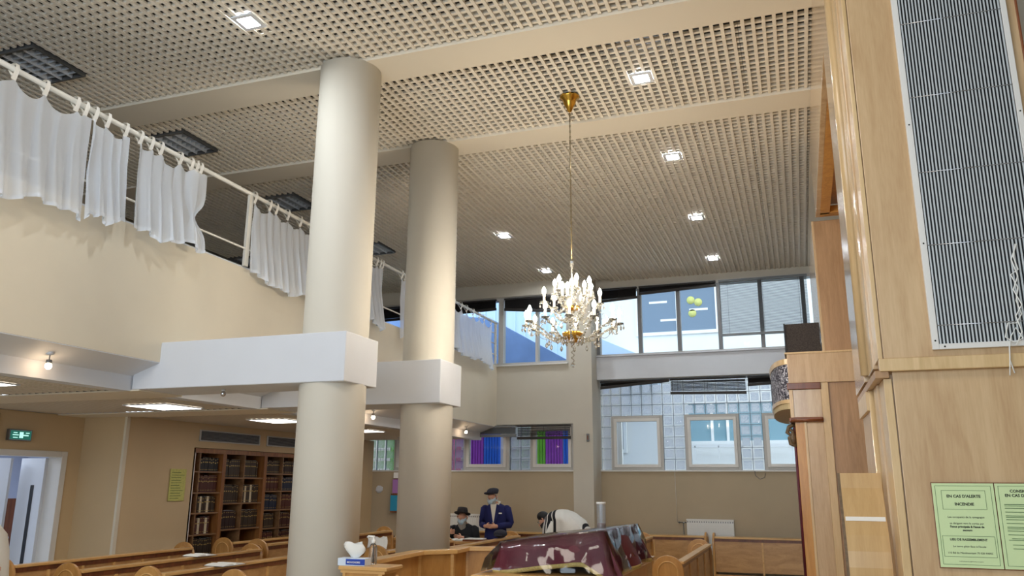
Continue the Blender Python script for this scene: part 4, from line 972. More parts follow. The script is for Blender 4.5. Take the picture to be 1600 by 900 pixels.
tag(MB().tube([(-2.16, 14.985, 1.15), (-2.17, 14.985, 2.03)], 0.006, 6).build('heating_pipe', M_backw), 'thin painted pipe running up the wall left of the right radiator', 'pipe')
tag(MB().tube([(-0.78, 14.97, 2.04), (-0.77, 14.97, 1.96), (-0.70, 14.97, 1.90), (-0.62, 14.97, 1.93), (-0.60, 14.97, 2.0)], 0.006, 6).build('looped_cable', M_metalg), 'short looped cable under the right glass-block window sill', 'cable')
wt = thing('wall_thermostat', 'small grey thermostat on the pilaster between the window groups', 'thermostat', (-3.62, 14.395, 2.55)); B(-0.025, 0.025, -0.02, 0, 0, 0.14).build('case', M_metalg, wt, bevel=0.005); B(-0.012, 0.012, -0.023, -0.02, 0.03, 0.11).build('dial', M_mahog, wt)
es = thing('exit_sign', 'lit green emergency exit sign above the open door at left', 'sign', (-8.69, 7.10, 2.26))
B(0, 0.05, -0.15, 0.15, 0, 0.13).build('housing', M_metalg, es, bevel=0.004); B(0.05, 0.053, -0.135, 0.135, 0.015, 0.115).build('face', M_exit, es)
g = MB(); g.box(0.0535, 0.055, -0.02, 0.03, 0.03, 0.10).box(0.0535, 0.055, 0.03, 0.10, 0.055, 0.07).box(0.0535, 0.055, -0.11, -0.03, 0.06, 0.07).box(0.0535, 0.055, -0.10, -0.05, 0.085, 0.095).box(0.0535, 0.055, -0.10, -0.04, 0.03, 0.04).box(0.0535, 0.055, 0.06, 0.11, 0.085, 0.095)
g.build('pictogram', M_exitw, es)
pn = thing('dark_picture', 'dark framed panel cut by the left edge beside the exit sign', 'picture', (-8.69, 6.62, 2.22)); B(0, 0.02, -0.2, 0.2, 0, 0.34).build('frame', M_black, pn); B(0.02, 0.024, -0.18, 0.18, 0.02, 0.32).build('face', M_bsuit, pn)
ns_ = thing('wall_notice', 'yellow-green printed notice pinned to the wall left of the bookcase', 'notice', (-7.99, 9.02, 1.55)); B(0, 0.006, -0.15, 0.15, 0, 0.42).build('sheet', M_yel, ns_)
g = MB()
for k in range(11): g.box(0.0062, 0.007, -0.125, 0.125-rr.random()*0.1, 0.03+k*0.034, 0.036+k*0.034)
g.build('print_lines', M_gline, ns_)
for k, (a, b) in enumerate(((9.37, 10.73), (10.92, 12.3))):
    v = thing('air_vent', ('grey slatted air vent above the left half of the bookcase', 'grey slatted air vent above the right half of the bookcase')[k], 'vent', (-7.995, (a+b)/2, 2.36), 0, None); w = (b-a)/2
    f = MB().box(0, 0.02, -w, w, 0, 0.015).box(0, 0.02, -w, w, 0.145, 0.16).box(0, 0.02, -w, -w+0.015, 0.015, 0.145).box(0, 0.02, w-0.015, w, 0.015, 0.145); f.build('frame', M_frame, v)
    B(0, 0.004, -w+0.015, w-0.015, 0.015, 0.145).build('back', M_black, v)
    for q in range(7): B(0.006, 0.016, -w+0.015, w-0.015, 0.022+q*0.018, 0.029+q*0.018).build('slat', M_framed, v)
fr_ = thing('folder_rack', 'wall rack holding a violet and a turquoise folder, left of the far column', 'rack', (-7.3, 14.39, 1.25))
B(-0.22, 0.05, -0.02, 0, 0, 0.75).build('back', M_mahog, fr_)
B(-0.20, 0.04, -0.09, -0.02, 0.36, 0.62).build('folder', mat('folder_violet', rgb(170, 120, 190), 0.6), fr_); B(-0.23, 0.04, -0.10, -0.02, 0.03, 0.32).build('folder', mat('folder_turquoise', rgb(40, 150, 190), 0.6), fr_)
B(-0.2, 0.03, -0.06, -0.02, 0.64, 0.75).build('leaflet', M_paper, fr_); B(-0.22, 0.05, -0.11, -0.02, 0.0, 0.03).build('tray', M_mahog, fr_); B(-0.22, 0.05, -0.1, -0.02, 0.325, 0.35).build('tray', M_mahog, fr_)

# ================================================================ DOOR AND LOBBY
d1 = struct_empty('door_1', (-8.7, 6.95, 0))
f = MB(); f.box(-0.22, 0.02, 0.80, 0.88, 0, 2.16).box(-0.22, 0.02, -0.78, -0.70, 0, 2.16).box(-0.22, 0.02, -0.70, 0.80, 2.09, 2.16); f.build('frame', M_pvc, d1, bevel=0.004)
def leaf(parent, x, y, rz, w, win):
    lf = B(0, w, -0.02, 0.02, 0.01, 2.08).build('door_leaf', mat('door_white', rgb(206, 210, 218), 0.45), parent, (x, y, 0), rz)
    B(win[0], win[1], -0.024, 0.024, 0.5, 1.75).build('vision_strip', M_black, lf)
    MB().tube([(w-0.07, -0.05, 1.0), (w-0.07, -0.05, 1.3)], 0.012, 8).tube([(w-0.07, -0.02, 1.0), (w-0.07, -0.05, 1.0)], 0.01, 6).tube([(w-0.07, -0.02, 1.3), (w-0.07, -0.05, 1.3)], 0.01, 6).build('pull_handle', M_chrome, lf)
leaf(d1, -0.2, 0.78, PI*0.97, 0.45, (0.15, 0.21)); leaf(d1, -0.64, 0.66, PI*1.05, 0.55, (0.2, 0.30))
d2 = struct_empty('door_2', (-12.28, 8.0, 0))
B(0, 0.05, -0.45, 0.5, 0, 2.1).build('door_leaf', mat('lobby_door_blue', rgb(186, 200, 232), 0.5), d2); B(0.05, 0.056, -0.3, 0.1, 0.9, 1.6).build('window_pane', mat('olive_glass', rgb(120, 118, 70), 0.2), d2)
B(0.05, 0.11, 0.0, 0.35, 1.96, 2.06).build('door_closer', M_frame, d2)
lbp = thing('brown_panel', 'brown wooden panel standing in the lobby behind the open door', 'panel', (-11.0, 9.2, 0)); B(0, 0.05, -0.35, 0.35, 0, 1.55).build('board', M_mahog, lbp); MB().ball((0.07, -0.2, 1.0), 0.03, 0.03, 0.03).build('knob', M_chrome, lbp)
l = D.lights.new('lobby_lamp', 'AREA'); l.size = 1.2; l.energy = 60; l.color = (0.75, 0.85, 1.0); o = D.objects.new('lobby_lamp', l); C.objects.link(o); o.location = (-10.6, 7.3, 2.58)

# ================================================================ BOOKCASE AND BOOKS
bk = thing('bookcase', 'built-in dark wooden bookcase with rows of bound volumes in the left wall', 'bookcase', (-8.0, 9.32, 0))
ys_ = [(0.0, 0.62), (0.66, 1.60), (1.66, 2.56)]
bd = MB(); bd.box(-0.36, -0.34, 0, 3.1, 0, 2.25); bd.build('back', M_book, bk)
for y, w_ in ((0.0, 0.02), (0.60, 0.075), (1.585, 0.075), (2.55, 0.06), (3.08, 0.045)): B(-0.34, 0.004, y, y+w_, 0, 2.24).build('upright', M_book, bk)
B(-0.34, 0.01, 0, 3.12, 2.2, 2.262).build('cornice', M_book, bk)
B(-0.012, 0.008, 0.0, 0.012, 0, 2.25).build('edge_strip', M_pvc, bk)
shz = {0: [0.12, 0.5, 0.8, 1.09, 1.38, 1.66, 1.95], 1: [0.12, 0.45, 0.78, 1.13, 1.5, 1.87], 2: [0.12, 0.45, 0.8, 1.1, 1.38, 1.67, 1.94], 3: [0.12, 0.45, 0.8, 1.1, 1.38, 1.67, 1.94]}
bays = [(0.02, 0.60, 0.13), (0.675, 1.585, 1.12), (1.66, 2.55, 2.10), (2.61, 3.08, 2.85)]
M_shelf = wood('shelf_edge', rgb(146, 108, 72), rgb(112, 78, 48), 0.45, 0.2, (5, 0.8, 5))
bcols = [rgb(62, 26, 20), rgb(44, 20, 16), rgb(30, 26, 28), rgb(78, 34, 24), rgb(24, 34, 58), rgb(56, 40, 26)]
bm_c = [mat('leather_%d' % i, c, 0.5) for i, c in enumerate(bcols)]; M_gilt = mat('gilt', rgb(190, 160, 90), 0.4, metal=0.5); M_cream = mat('book_cream', rgb(214, 200, 170), 0.7)
BM = {}
def bookmesh(h, w, m_):
    k = (round(h, 2), w, m_.name)
    if k not in BM:
        b = MB(); b.box(-0.17, 0, -w/2, w/2, 0, h); b.k = 1
        for z in (0.1, 0.62, 0.88): b.box(0, 0.0012, -w*0.3, w*0.3, z*h, z*h+(0.014 if z == 0.62 else 0.006))
        b.k = 2; b.box(-0.165, -0.006, -w/2+0.004, w/2-0.004, h, h+0.0008); BM[k] = b.mesh('book', [m_, M_gilt, M_paper])
    return BM[k]
rb = random.Random(21); nb = 0
ORD = ['first', 'second', 'third', 'fourth', 'fifth', 'sixth', 'seventh', 'eighth', 'ninth', 'tenth', 'eleventh', 'twelfth', 'thirteenth', 'fourteenth', 'fifteenth', 'sixteenth', 'seventeenth', 'eighteenth']
side = {0: 'left', 1: 'middle', 2: 'right', 3: 'hidden'}; cn_ = ['lowest', 'second-lowest', 'third-lowest', 'fourth', 'fifth', 'sixth', 'top']
for bi, (a, b_, dv) in enumerate(bays):
    zs = shz[bi]
    for z in zs: B(-0.33, -0.005, a, b_, z-0.02, z).build('shelf', M_shelf, bk)
    B(-0.33, -0.008, dv-0.01, dv+0.01, 0.12, 2.2).build('divider', M_shelf, bk)
    if bi == 3: continue
    for zi, z in enumerate(zs):
        if z < 0.8: continue
        top = (zs[zi+1] if zi+1 < len(zs) else 2.2)-0.03
        for half, (p, q) in enumerate(((a, dv-0.01), (dv+0.01, b_))):
            y = p+0.01; hmax = min(0.27, top-z-0.02); mi_ = bm_c[rb.randrange(6)]; cw = rb.choice((0.034, 0.04, 0.046))
            if bi == 0 and half == 0: continue
            fillr = q-0.01-(0.07 if rb.random() < 0.2 else 0)
            odd = 0
            while y+cw < fillr and nb < 296:
                mm = mi_
                if (bi, zi, half) in ((1, 4, 1), (0, 4, 1), (0, 3, 1)) and odd in (2, 5): mm = M_cream
                hh = hmax-0.01-(0.015 if rb.random() < 0.25 else 0); o = D.objects.new('book', bookmesh(hh, cw, mm)); C.objects.link(o)
                o.location = (-8.0-0.05-rb.uniform(0, 0.008), 9.32+y+cw/2, z+0.0015)
                sh = {6: 'top', 5: 'second', 4: 'third', 3: 'fourth', 2: 'fifth'} if len(zs) == 7 else {5: 'top', 4: 'second', 3: 'third', 2: 'fourth'}
                cell = '%s shelf, %s bay, %s half' % (sh[zi], side[bi], ('left', 'right')[half])
                hue = 'cream' if mm is M_cream else ('dark red', 'dark brown', 'black', 'red-brown', 'navy', 'olive brown')[bm_c.index(mm)]
                tag(o, '%s book, %s from left, on the %s' % (hue, ORD[odd], cell), 'book', 'bound volumes in the bookcase')
                y += cw+0.002; nb += 1; odd += 1
tag(MB().loft([((-7.84, 14.393, 1.66-0.05), (0.03, 0, 0), (0, 0.004, 0)), ((-7.84, 14.393, 1.66), (0.08, 0, 0), (0, 0.004, 0)), ((-7.83, 14.393, 1.72), (0.07, 0, 0), (0, 0.004, 0)), ((-7.84, 14.393, 1.75), (0.03, 0, 0), (0, 0.004, 0))], 12).build('plaster_patch', M_white), 'small pale plaster patch on the back wall between the two columns', 'patch')
# open books and papers on pews
def openbook(x, y, z, rz, lab, s=1.0, cov=None):
    t = thing('open_book', lab, 'book', (x, y, z), rz)
    b = MB()
    for sg in (-1, 1):
        pts = [(0, 0.004), (sg*0.03*s, 0.022), (sg*0.09*s, 0.018), (sg*0.14*s, 0.006), (sg*0.14*s, 0.003), (0, 0.003)]
        b.prism(pts, -0.11*s, 0.11*s)
    b.build('pages', M_paper, t); B(-0.148*s, 0.148*s, -0.116*s, 0.116*s, 0, 0.003).build('cover', cov or M_bsuit, t)
openbook(-6.41, 7.7, 1.0, 1.45, 'open book lying on the top rail of the second pew from the left wall')
openbook(-5.47, 6.95, 1.0, 1.5, 'open dark-covered book lying on the top rail of the third pew', 1.1)
openbook(-4.60, 5.9, 1.0, 1.5, 'open book on the pew rail at the foot of the near column', 0.9)
wc = thing('white_prayer_cloth', 'white cloth draped over the round pew end between the columns', 'cloth', (-4.86, 9.0, 1.05))
vs = []; fs = []
for j in range(9):
    for i in range(9):
        u = i/8-0.5; v = j/8; vs.append((u*0.26+0.02*math.sin(v*4)-0.08*v, -0.14+0.22*v if v > 0.55 else -0.14+0.22*0.55-(0.55-v)*0.1, 0.11-0.18*max(0, 0.55-v)*1.2+0.012*math.sin(u*12+v*3)))
for j in range(8):
    for i in range(8): a = j*9+i; fs.append((a, a+1, a+10, a+9))
o = MB().add(vs, fs, True).build('sheet', M_wool, wc); o.modifiers.new('t', 'SOLIDIFY').thickness = 0.006
# far desk with clutter
dk = thing('side_desk', 'wooden desk with a drawer against the back wall, seen between the columns', 'desk', (-6.7, 13.0, 0))
B(-0.62, 0.5, -0.3, 0.3, 0.86, 0.9).build('top', M_pewl, dk, bevel=0.006); B(-0.58, 0.46, -0.27, 0.27, 0, 0.86).build('body', M_pew, dk); d_ = B(-0.5, 0.40, -0.285, -0.27, 0.62, 0.8).build('drawer', M_pewe, dk); MB().ball((0, -0.30, 0.71), 0.015, 0.015, 0.015).build('knob', M_brass, d_)
ht = thing('black_hat', 'small black hat resting on the side desk', 'hat', (-6.85, 12.95, 0.9)); MB().lathe([(0.13, 0), (0.13, 0.008), (0.085, 0.012), (0.08, 0.09), (0.06, 0.11), (0, 0.105)], n=20).build('crown', M_felt, ht); MB().lathe([(0.085, 0.013), (0.087, 0.035), (0.083, 0.035)], n=20).build('band', M_black, ht)
bgd = thing('white_cloth_bag', 'crumpled white bag on the side desk beside the black hat', 'bag', (-6.55, 12.95, 0.907)); MB().ball((0, 0, 0.05), 0.1, 0.08, 0.055).build('body', M_wool, bgd); MB().tube([(-0.04, 0, 0.1), (0, 0, 0.15), (0.04, 0, 0.1)], 0.008, 6).build('tie', M_wool, bgd)
tr = thing('dark_book_stack', 'dark closed book lying at the right end of the side desk', 'book', (-6.33, 12.95, 0.9), 0.1); B(-0.11, 0.11, -0.14, 0.14, 0, 0.04).build('cover', M_mahog, tr); B(-0.105, 0.112, -0.135, 0.135, 0.006, 0.034).build('pages', M_paper, tr)

# ================================================================ PEOPLE
def skin_body(name, joints, edges, root, m_, parent):
    names = list(joints); idx = {k: i for i, k in enumerate(names)}
    me = D.meshes.new(name); me.from_pydata([joints[k][0] for k in names], [(idx[a], idx[b]) for a, b in edges], []); me.update()
    o = D.objects.new(name, me); C.objects.link(o)
    o.modifiers.new('skin', 'SKIN').use_smooth_shade = True
    if not me.skin_vertices: me.skin_vertices.new() if hasattr(me.skin_vertices, 'new') else None
    if not me.skin_vertices:
        bm = bmesh.new(); bm.from_mesh(me); bm.verts.layers.skin.verify(); bm.to_mesh(me); bm.free()
    sv = me.skin_vertices[0].data
    for k in names: r = joints[k][1]; sv[idx[k]].radius = (r, r) if not isinstance(r, tuple) else r; sv[idx[k]].use_root = (k == root)
    q = o.modifiers.new('sub', 'SUBSURF'); q.levels = 1; q.render_levels = 1
    dg = bpy.context.evaluated_depsgraph_get(); dg.update(); nm = D.meshes.new_from_object(o.evaluated_get(dg))
    D.objects.remove(o); nm.materials.clear(); nm.materials.append(m_)
    for p in nm.polygons: p.material_index = 0; p.use_smooth = True
    b = D.objects.new(name, nm); C.objects.link(b); b.parent = parent; return b
def hand(J, E, s, wr, direction, curl):
    w = Vector(wr); d = Vector(direction).normalized(); side = Vector((0, 0, 1)) if abs(d.z) < 0.7 else Vector((1, 0, 0))
    lat = (side - d*side.dot(d)).normalized(); pn_ = d.cross(lat)*curl
    J['palm'+s] = (tuple(w+d*0.055), (0.026, 0.036)); E.append(('wrist'+s, 'palm'+s))
    for k, (o_, ln_) in enumerate(((0.030, 0.068), (0.010, 0.078), (-0.010, 0.072), (-0.028, 0.056))):
        b = w+d*0.085+lat*o_; p1 = b+d*ln_*0.5+pn_*0.012; p2 = p1+d*ln_*0.3+pn_*0.025; a = 'f%d%s' % (k, s)
        J[a+'a'] = (tuple(b), 0.0095); J[a+'b'] = (tuple(p1), 0.0085); J[a+'c'] = (tuple(p2), 0.0075); E += [('palm'+s, a+'a'), (a+'a', a+'b'), (a+'b', a+'c')]
    t1 = w+d*0.035+lat*0.045+pn_*0.012; t2 = t1+d*0.035+lat*0.012+pn_*0.015
    J['th1'+s] = (tuple(t1), 0.011); J['th2'+s] = (tuple(t2), 0.009); E += [('palm'+s, 'th1'+s), ('th1'+s, 'th2'+s)]
def figure(parent, P):
    J = {}; E = []
    J['pelvis'] = (P['hip'], (0.15, 0.11)); J['waist'] = (P['waist'], (0.14, 0.10)); J['chest'] = (P['chest'], (0.14, 0.095)); J['neck0'] = (P['neck0'], 0.065)
    h = Vector(P['head']); n0 = Vector(P['neck0']); hd = (h-n0).normalized()
    J['neck1'] = (tuple(n0+(h-n0)*0.45), 0.055); J['jaw'] = (tuple(h-hd*0.045), (0.066, 0.078)); J['head'] = (tuple(h+hd*0.02), (0.078, 0.095)); J['crown'] = (tuple(h+hd*0.085), (0.062, 0.075))
    E += [('pelvis', 'waist'), ('waist', 'chest'), ('chest', 'neck0'), ('neck0', 'neck1'), ('neck1', 'jaw'), ('jaw', 'head'), ('head', 'crown')]
    for s in ('L', 'R'):
        J['sh'+s] = (P['sh'+s], 0.045); J['el'+s] = (P['el'+s], 0.045); J['wrist'+s] = (P['wr'+s], 0.028)
        E += [('chest', 'sh'+s), ('sh'+s, 'el'+s), ('el'+s, 'wrist'+s)]; hand(J, E, s, P['wr'+s], P['hd'+s], P.get('curl', 1) * (1 if s == 'L' else -1))
        J['hip'+s] = (P['hp'+s], 0.085); J['kn'+s] = (P['kn'+s], 0.06); J['an'+s] = (P['an'+s], 0.04); a = Vector(P['an'+s]); J['toe'+s] = (tuple(a+Vector(P.get('toe', (0, -0.17, -0.05)))), 0.035)
        E += [('pelvis', 'hip'+s), ('hip'+s, 'kn'+s), ('kn'+s, 'an'+s), ('an'+s, 'toe'+s)]
    return skin_body('body', J, E, 'pelvis', M_skin, parent)
def face(parent, h, f, u, mask=True, beard=0.0, bm_=None):
    h = Vector(h); f = Vector(f).normalized(); u = Vector(u); u = (u-f*u.dot(f)).normalized(); s = f.cross(u)
    def pt(a, b, c): return h+s*a+f*b+u*c
    for q in (-1, 1):
        MB().ball(pt(q*0.032, 0.083, 0.012), 0.010, 0.008, 0.006, 8, 6).build('eye', M_paper, parent); MB().ball(pt(q*0.032, 0.089, 0.007), 0.006, 0.005, 0.005, 6, 5).build('pupil', M_ink, parent)
        MB().tube([pt(q*0.078, -0.01, 0.03), pt(q*0.09, -0.012, 0.01), pt(q*0.08, 0.0, -0.03)], [0.010, 0.013, 0.008], 8).build('ear', M_skin, parent)
        MB().tube([pt(q*0.015, 0.094, 0.03), pt(q*0.045, 0.082, 0.032)], 0.005, 6).build('eyebrow', bm_ or M_beard, parent)
    MB().tube([pt(0, 0.088, 0.015), pt(0, 0.105, -0.015), pt(0, 0.11, -0.028), pt(0, 0.09, -0.036)], [0.007, 0.010, 0.014, 0.008], 8).build('nose', M_skin, parent)
    MB().tube([pt(-0.022, 0.083, -0.058), pt(0, 0.09, -0.056), pt(0.022, 0.083, -0.058)], 0.006, 6).build('mouth', mat('lips', rgb(170, 100, 90), 0.6), parent)
    if mask:
        rg = []
        for k in range(8):
            t = k/7; z = 0.005-0.095*t; w = 0.070*(1-0.25*t*t); dep = 0.055+0.062*math.sin(PI*(0.25+0.55*t))
            rg.append((pt(0, 0.0, z), s*w, f*dep))
        m = MB(); m.loft([(c+f*0.005, a*1.04, b*1.0) for c, a, b in rg], 18, True, True)
        m.build('face_mask', M_mask, parent)
        for q in (-1, 1): MB().tube([pt(q*0.06, 0.055, -0.005), pt(q*0.088, -0.01, 0.012)], 0.0022, 5).build('mask_loop', M_paper, parent)
    if beard:
        rg = []
        for k in range(9):
            t = k/8; z = -0.035-beard*t; w = 0.078*(1-0.1*t-0.55*t**3); dp = 0.05*(1-0.5*t)+0.012
            rg.append((pt(0.006*math.sin(k*2), 0.038+0.035*t, z), s*w, f*dp))
        MB().loft(rg, 16).build('beard', bm_ or M_beard, parent)
def sleeve(parent, a, b, c, r0, m_):
    a, b, c = Vector(a), Vector(b), Vector(c); e = c-(c-b).normalized()*0.02
    MB().tube([a, a.lerp(b, 0.5), b-(b-a).normalized()*0.03, b+(e-b).normalized()*0.03, b.lerp(e, 0.6), e], [r0, r0*0.92, r0*0.82, r0*0.80, r0*0.68, r0*0.6], 14).ball(a-Vector((0, 0, 0.012)), r0*0.9, r0*0.9, r0*0.86).build('sleeve', m_, parent)

# 1. standing man in navy suit
p1 = thing('person', 'standing person in navy suit, flat dark cap and blue mask looking down at clasped hands', 'person', (-4.87, 13.0, 0), 0.12)
P = dict(hip=(0, 0, 0.95), waist=(0, 0, 1.08), chest=(0, 0.0, 1.30), neck0=(0, -0.01, 1.45), head=(-0.045, -0.07, 1.565),
         shL=(0.19, 0.0, 1.40), shR=(-0.19, 0.0, 1.40), elL=(0.255, 0.02, 1.14), elR=(-0.24, 0.02, 1.14), wrL=(0.06, -0.22, 1.12), wrR=(-0.13, -0.22, 1.12), hdL=(-1, -0.35, 0.0), hdR=(1, -0.35, 0.0),
         hpL=(0.09, 0, 0.9), hpR=(-0.09, 0, 0.9), knL=(0.10, 0, 0.49), knR=(-0.10, 0, 0.49), anL=(0.1, 0.02, 0.09), anR=(-0.1, 0.02, 0.09), curl=1)
figure(p1, P)
f_ = (-0.35, -0.8, -0.42); face(p1, (-0.045, -0.07, 1.575), f_, (-0.15, -0.42, 1), True, 0.11)
tz = [(0.84, 0.20, 0.135), (0.95, 0.19, 0.13), (1.08, 0.178, 0.122), (1.22, 0.195, 0.13), (1.34, 0.205, 0.13), (1.42, 0.185, 0.105), (1.455, 0.13, 0.08), (1.475, 0.075, 0.065)]
MB().loft([((0, 0.005, z), (a, 0, 0), (0, b, 0)) for z, a, b in tz], 26).build('jacket', M_navy, p1)
MB().prism([(-0.062, 1.465), (0.05, 1.465), (0.0, 1.12), (-0.02, 1.12)], -0.147, -0.12).build('shirt', M_shirt, p1)
for q in (-1, 1): MB().prism([(q*0.055-0.006, 1.47), (q*0.095-0.006, 1.45), (q*0.085-0.006, 1.30), (q*0.01-0.006, 1.12), (q*0.0-0.006, 1.13)], -0.156, -0.13).build('lapel', M_navy, p1)
MB().tube([(-0.06, -0.07, 1.465), (0, -0.10, 1.45), (0.06, -0.07, 1.47), (0.07, 0.0, 1.50), (0, 0.07, 1.51), (-0.07, 0, 1.49), (-0.06, -0.07, 1.465)], 0.016, 8).build('collar', M_shirt, p1)
B(0.085, 0.135, -0.152, -0.135, 1.315, 1.335).build('pocket_square', M_paper, p1)
sleeve(p1, (0.185, 0.0, 1.405), P['elL'], P['wrL'], 0.072, M_navy); sleeve(p1, (-0.185, 0.0, 1.405), P['elR'], P['wrR'], 0.072, M_navy)
for s in ('L', 'R'): MB().tube([P['hp'+s], P['kn'+s], (P['an'+s][0], 0.01, 0.06)], [0.11, 0.085, 0.07], 14).build('trouser_leg', M_navy, p1); MB().ball((P['an'+s][0], -0.06, 0.045), 0.045, 0.14, 0.045).build('shoe', M_black, p1)
MB().loft([((-0.05, -0.075, 1.635), (0.092, 0, 0.0), (0, 0.108, 0.0)), ((-0.045, -0.07, 1.66), (0.098, 0, 0.0), (0, 0.118, 0.0)), ((-0.035, -0.06, 1.70), (0.094, 0, 0.0), (0, 0.112, 0.0)), ((-0.03, -0.05, 1.725), (0.06, 0, 0.0), (0, 0.07, 0.0)), ((-0.03, -0.05, 1.732), (0.01, 0, 0.0), (0, 0.01, 0.0))], 20).build('flat_cap', M_tweed, p1)
MB().loft([((-0.085, -0.155, 1.635), (0.085, 0, 0), (0, 0.055, -0.02)), ((-0.085, -0.155, 1.645), (0.08, 0, 0), (0, 0.05, -0.02))], 16).build('cap_peak', M_tweed, p1)

# 2. seated man in black with hat
p2 = thing('person', 'seated person in black suit and felt hat, long grey beard and mask, reading', 'person', (-5.48, 13.1, 0), 0.05)
P = dict(hip=(0, 0.05, 0.52), waist=(0, 0.03, 0.70), chest=(0, 0.0, 0.98), neck0=(0, -0.02, 1.13), head=(0, -0.10, 1.235),
         shL=(0.185, 0, 1.07), shR=(-0.185, 0, 1.07), elL=(0.26, -0.08, 0.84), elR=(-0.26, -0.10, 0.88), wrL=(0.08, -0.30, 0.93), wrR=(-0.16, -0.30, 1.0), hdL=(-1, -0.3, 0.1), hdR=(0.6, -0.5, 0.15),
         hpL=(0.1, 0.02, 0.50), hpR=(-0.1, 0.02, 0.50), knL=(0.12, -0.40, 0.50), knR=(-0.12, -0.40, 0.50), anL=(0.12, -0.42, 0.09), anR=(-0.12, -0.42, 0.09))
figure(p2, P); face(p2, (0, -0.10, 1.24), (0, -0.9, -0.42), (0, -0.42, 1), True, 0.16)
tz = [(0.46, 0.20, 0.14), (0.62, 0.20, 0.14), (0.80, 0.205, 0.145), (0.95, 0.215, 0.14), (1.05, 0.205, 0.125), (1.105, 0.15, 0.09), (1.14, 0.08, 0.07)]
MB().loft([((0, 0.0, z), (a, 0, 0), (0, b, 0)) for z, a, b in tz], 26).build('jacket', M_bsuit, p2)
sleeve(p2, (0.18, 0.0, 1.06), P['elL'], P['wrL'], 0.078, M_bsuit); sleeve(p2, (-0.18, 0.0, 1.06), P['elR'], P['wrR'], 0.078, M_bsuit)
for s in ('L', 'R'): MB().tube([P['hp'+s], (P['kn'+s][0], -0.38, 0.50), (P['kn'+s][0], -0.42, 0.46), (P['an'+s][0], -0.41, 0.06)], [0.11, 0.09, 0.085, 0.07], 14).build('trouser_leg', M_bsuit, p2); MB().ball((P['an'+s][0], -0.49, 0.045), 0.045, 0.14, 0.045).build('shoe', M_black, p2)
hm = MB(); hm.loft([((0, -0.10, 1.302), (0.135, 0, 0), (0, 0.155, -0.04)), ((0, -0.10, 1.311), (0.138, 0, 0.0), (0, 0.157, -0.04)), ((0, -0.10, 1.312), (0.096, 0, 0), (0, 0.113, -0.025))], 24); hm.build('hat_brim', M_felt, p2)
MB().loft([((0, -0.10, 1.308), (0.094, 0, 0), (0, 0.112, -0.025)), ((0, -0.095, 1.36), (0.088, 0, 0), (0, 0.105, -0.02)), ((0, -0.09, 1.40), (0.078, 0, 0), (0, 0.09, -0.02)), ((0, -0.09, 1.408), (0.05, 0, 0), (0, 0.07, -0.01)), ((0, -0.09, 1.395), (0.01, 0, 0), (0, 0.02, 0))], 22).build('hat_crown', M_felt, p2)
MB().loft([((0, -0.10, 1.312), (0.0965, 0, 0), (0, 0.1145, -0.025)), ((0, -0.098, 1.335), (0.094, 0, 0), (0, 0.112, -0.024))], 22, True, False).build('hat_band', M_black, p2)
dt = thing('study_table', 'small wooden study table with papers in front of the seated reader', 'table', (-5.2, 12.4, 0))
B(-0.38, 0.42, -0.2, 0.22, 0.87, 0.91).build('top', M_pew, dt, bevel=0.005); B(-0.36, 0.40, -0.18, 0.20, 0.80, 0.87).build('apron', M_book, dt)
for a in (-0.34, 0.36):
    for b in (-0.16, 0.18): B(a, a+0.04, b-0.02, b+0.02, 0, 0.80).build('leg', M_pew, dt)
openbook(-5.33, 12.45, 0.91, 0.05, 'open white-paged book on the study table before the seated reader', 1.1)
cpb = thing('wooden_book_tray', 'low slatted wooden tray holding papers right of the reader\'s open book', 'tray', (-5.0, 12.35, 0.91)); B(-0.14, 0.2, -0.12, 0.12, 0, 0.03).build('base', M_mahog, cpb); B(-0.12, 0.18, -0.10, 0.10, 0.03, 0.045).build('papers', M_paper, cpb)
cpw = thing('tweed_hat', 'dark tweed cap lying on the pew rail below the standing person', 'cap', (-4.27, 11.6, 1.052)); MB().ball((0, 0, 0.03), 0.10, 0.12, 0.06).build('crown', M_tweed, cpw); MB().ball((0.0, -0.1, 0.01), 0.07, 0.06, 0.012).build('peak', M_tweed, cpw)

# 3. bent man in striped shawl
p3 = thing('person', 'person bending forward under a white prayer shawl with black stripes, black cap', 'person', (-3.55, 13.35, 0), 0)
P = dict(hip=(0.0, 0, 0.95), waist=(-0.10, 0, 1.10), chest=(-0.32, 0, 1.22), neck0=(-0.48, 0, 1.22), head=(-0.58, -0.03, 1.20),
         shL=(-0.36, -0.18, 1.18), shR=(-0.36, 0.18, 1.18), elL=(-0.46, -0.24, 0.92), elR=(-0.46, 0.24, 0.92), wrL=(-0.60, -0.12, 0.86), wrR=(-0.60, 0.12, 0.86), hdL=(-0.9, 0.3, -0.1), hdR=(-0.9, -0.3, -0.1),
         hpL=(0.02, -0.09, 0.9), hpR=(0.02, 0.09, 0.9), knL=(0.02, -0.1, 0.49), knR=(0.02, 0.1, 0.49), anL=(0.04, -0.1, 0.09), anR=(0.04, 0.1, 0.09), toe=(-0.17, 0, -0.05))
figure(p3, P); sleeve(p3, (-0.36, -0.17, 1.18), P['elL'], P['wrL'], 0.07, M_wool); sleeve(p3, (-0.36, 0.17, 1.18), P['elR'], P['wrR'], 0.07, M_wool); face(p3, (-0.59, -0.03, 1.21), (-0.75, -0.15, -0.65), (-0.65, 0, 0.75), False, 0.05, M_felt)
MB().ball((-0.60, -0.02, 1.27), 0.105, 0.10, 0.085).build('knit_cap', M_black, p3)
for s, y in (('L', -0.1), ('R', 0.1)): MB().tube([(0.02, y*0.9, 0.95), (0.02, y, 0.5), (0.04, y, 0.06)], [0.12, 0.09, 0.07], 14).build('trouser_leg', M_bsuit, p3); MB().ball((-0.02, y, 0.045), 0.14, 0.045, 0.045).build('shoe', M_black, p3)
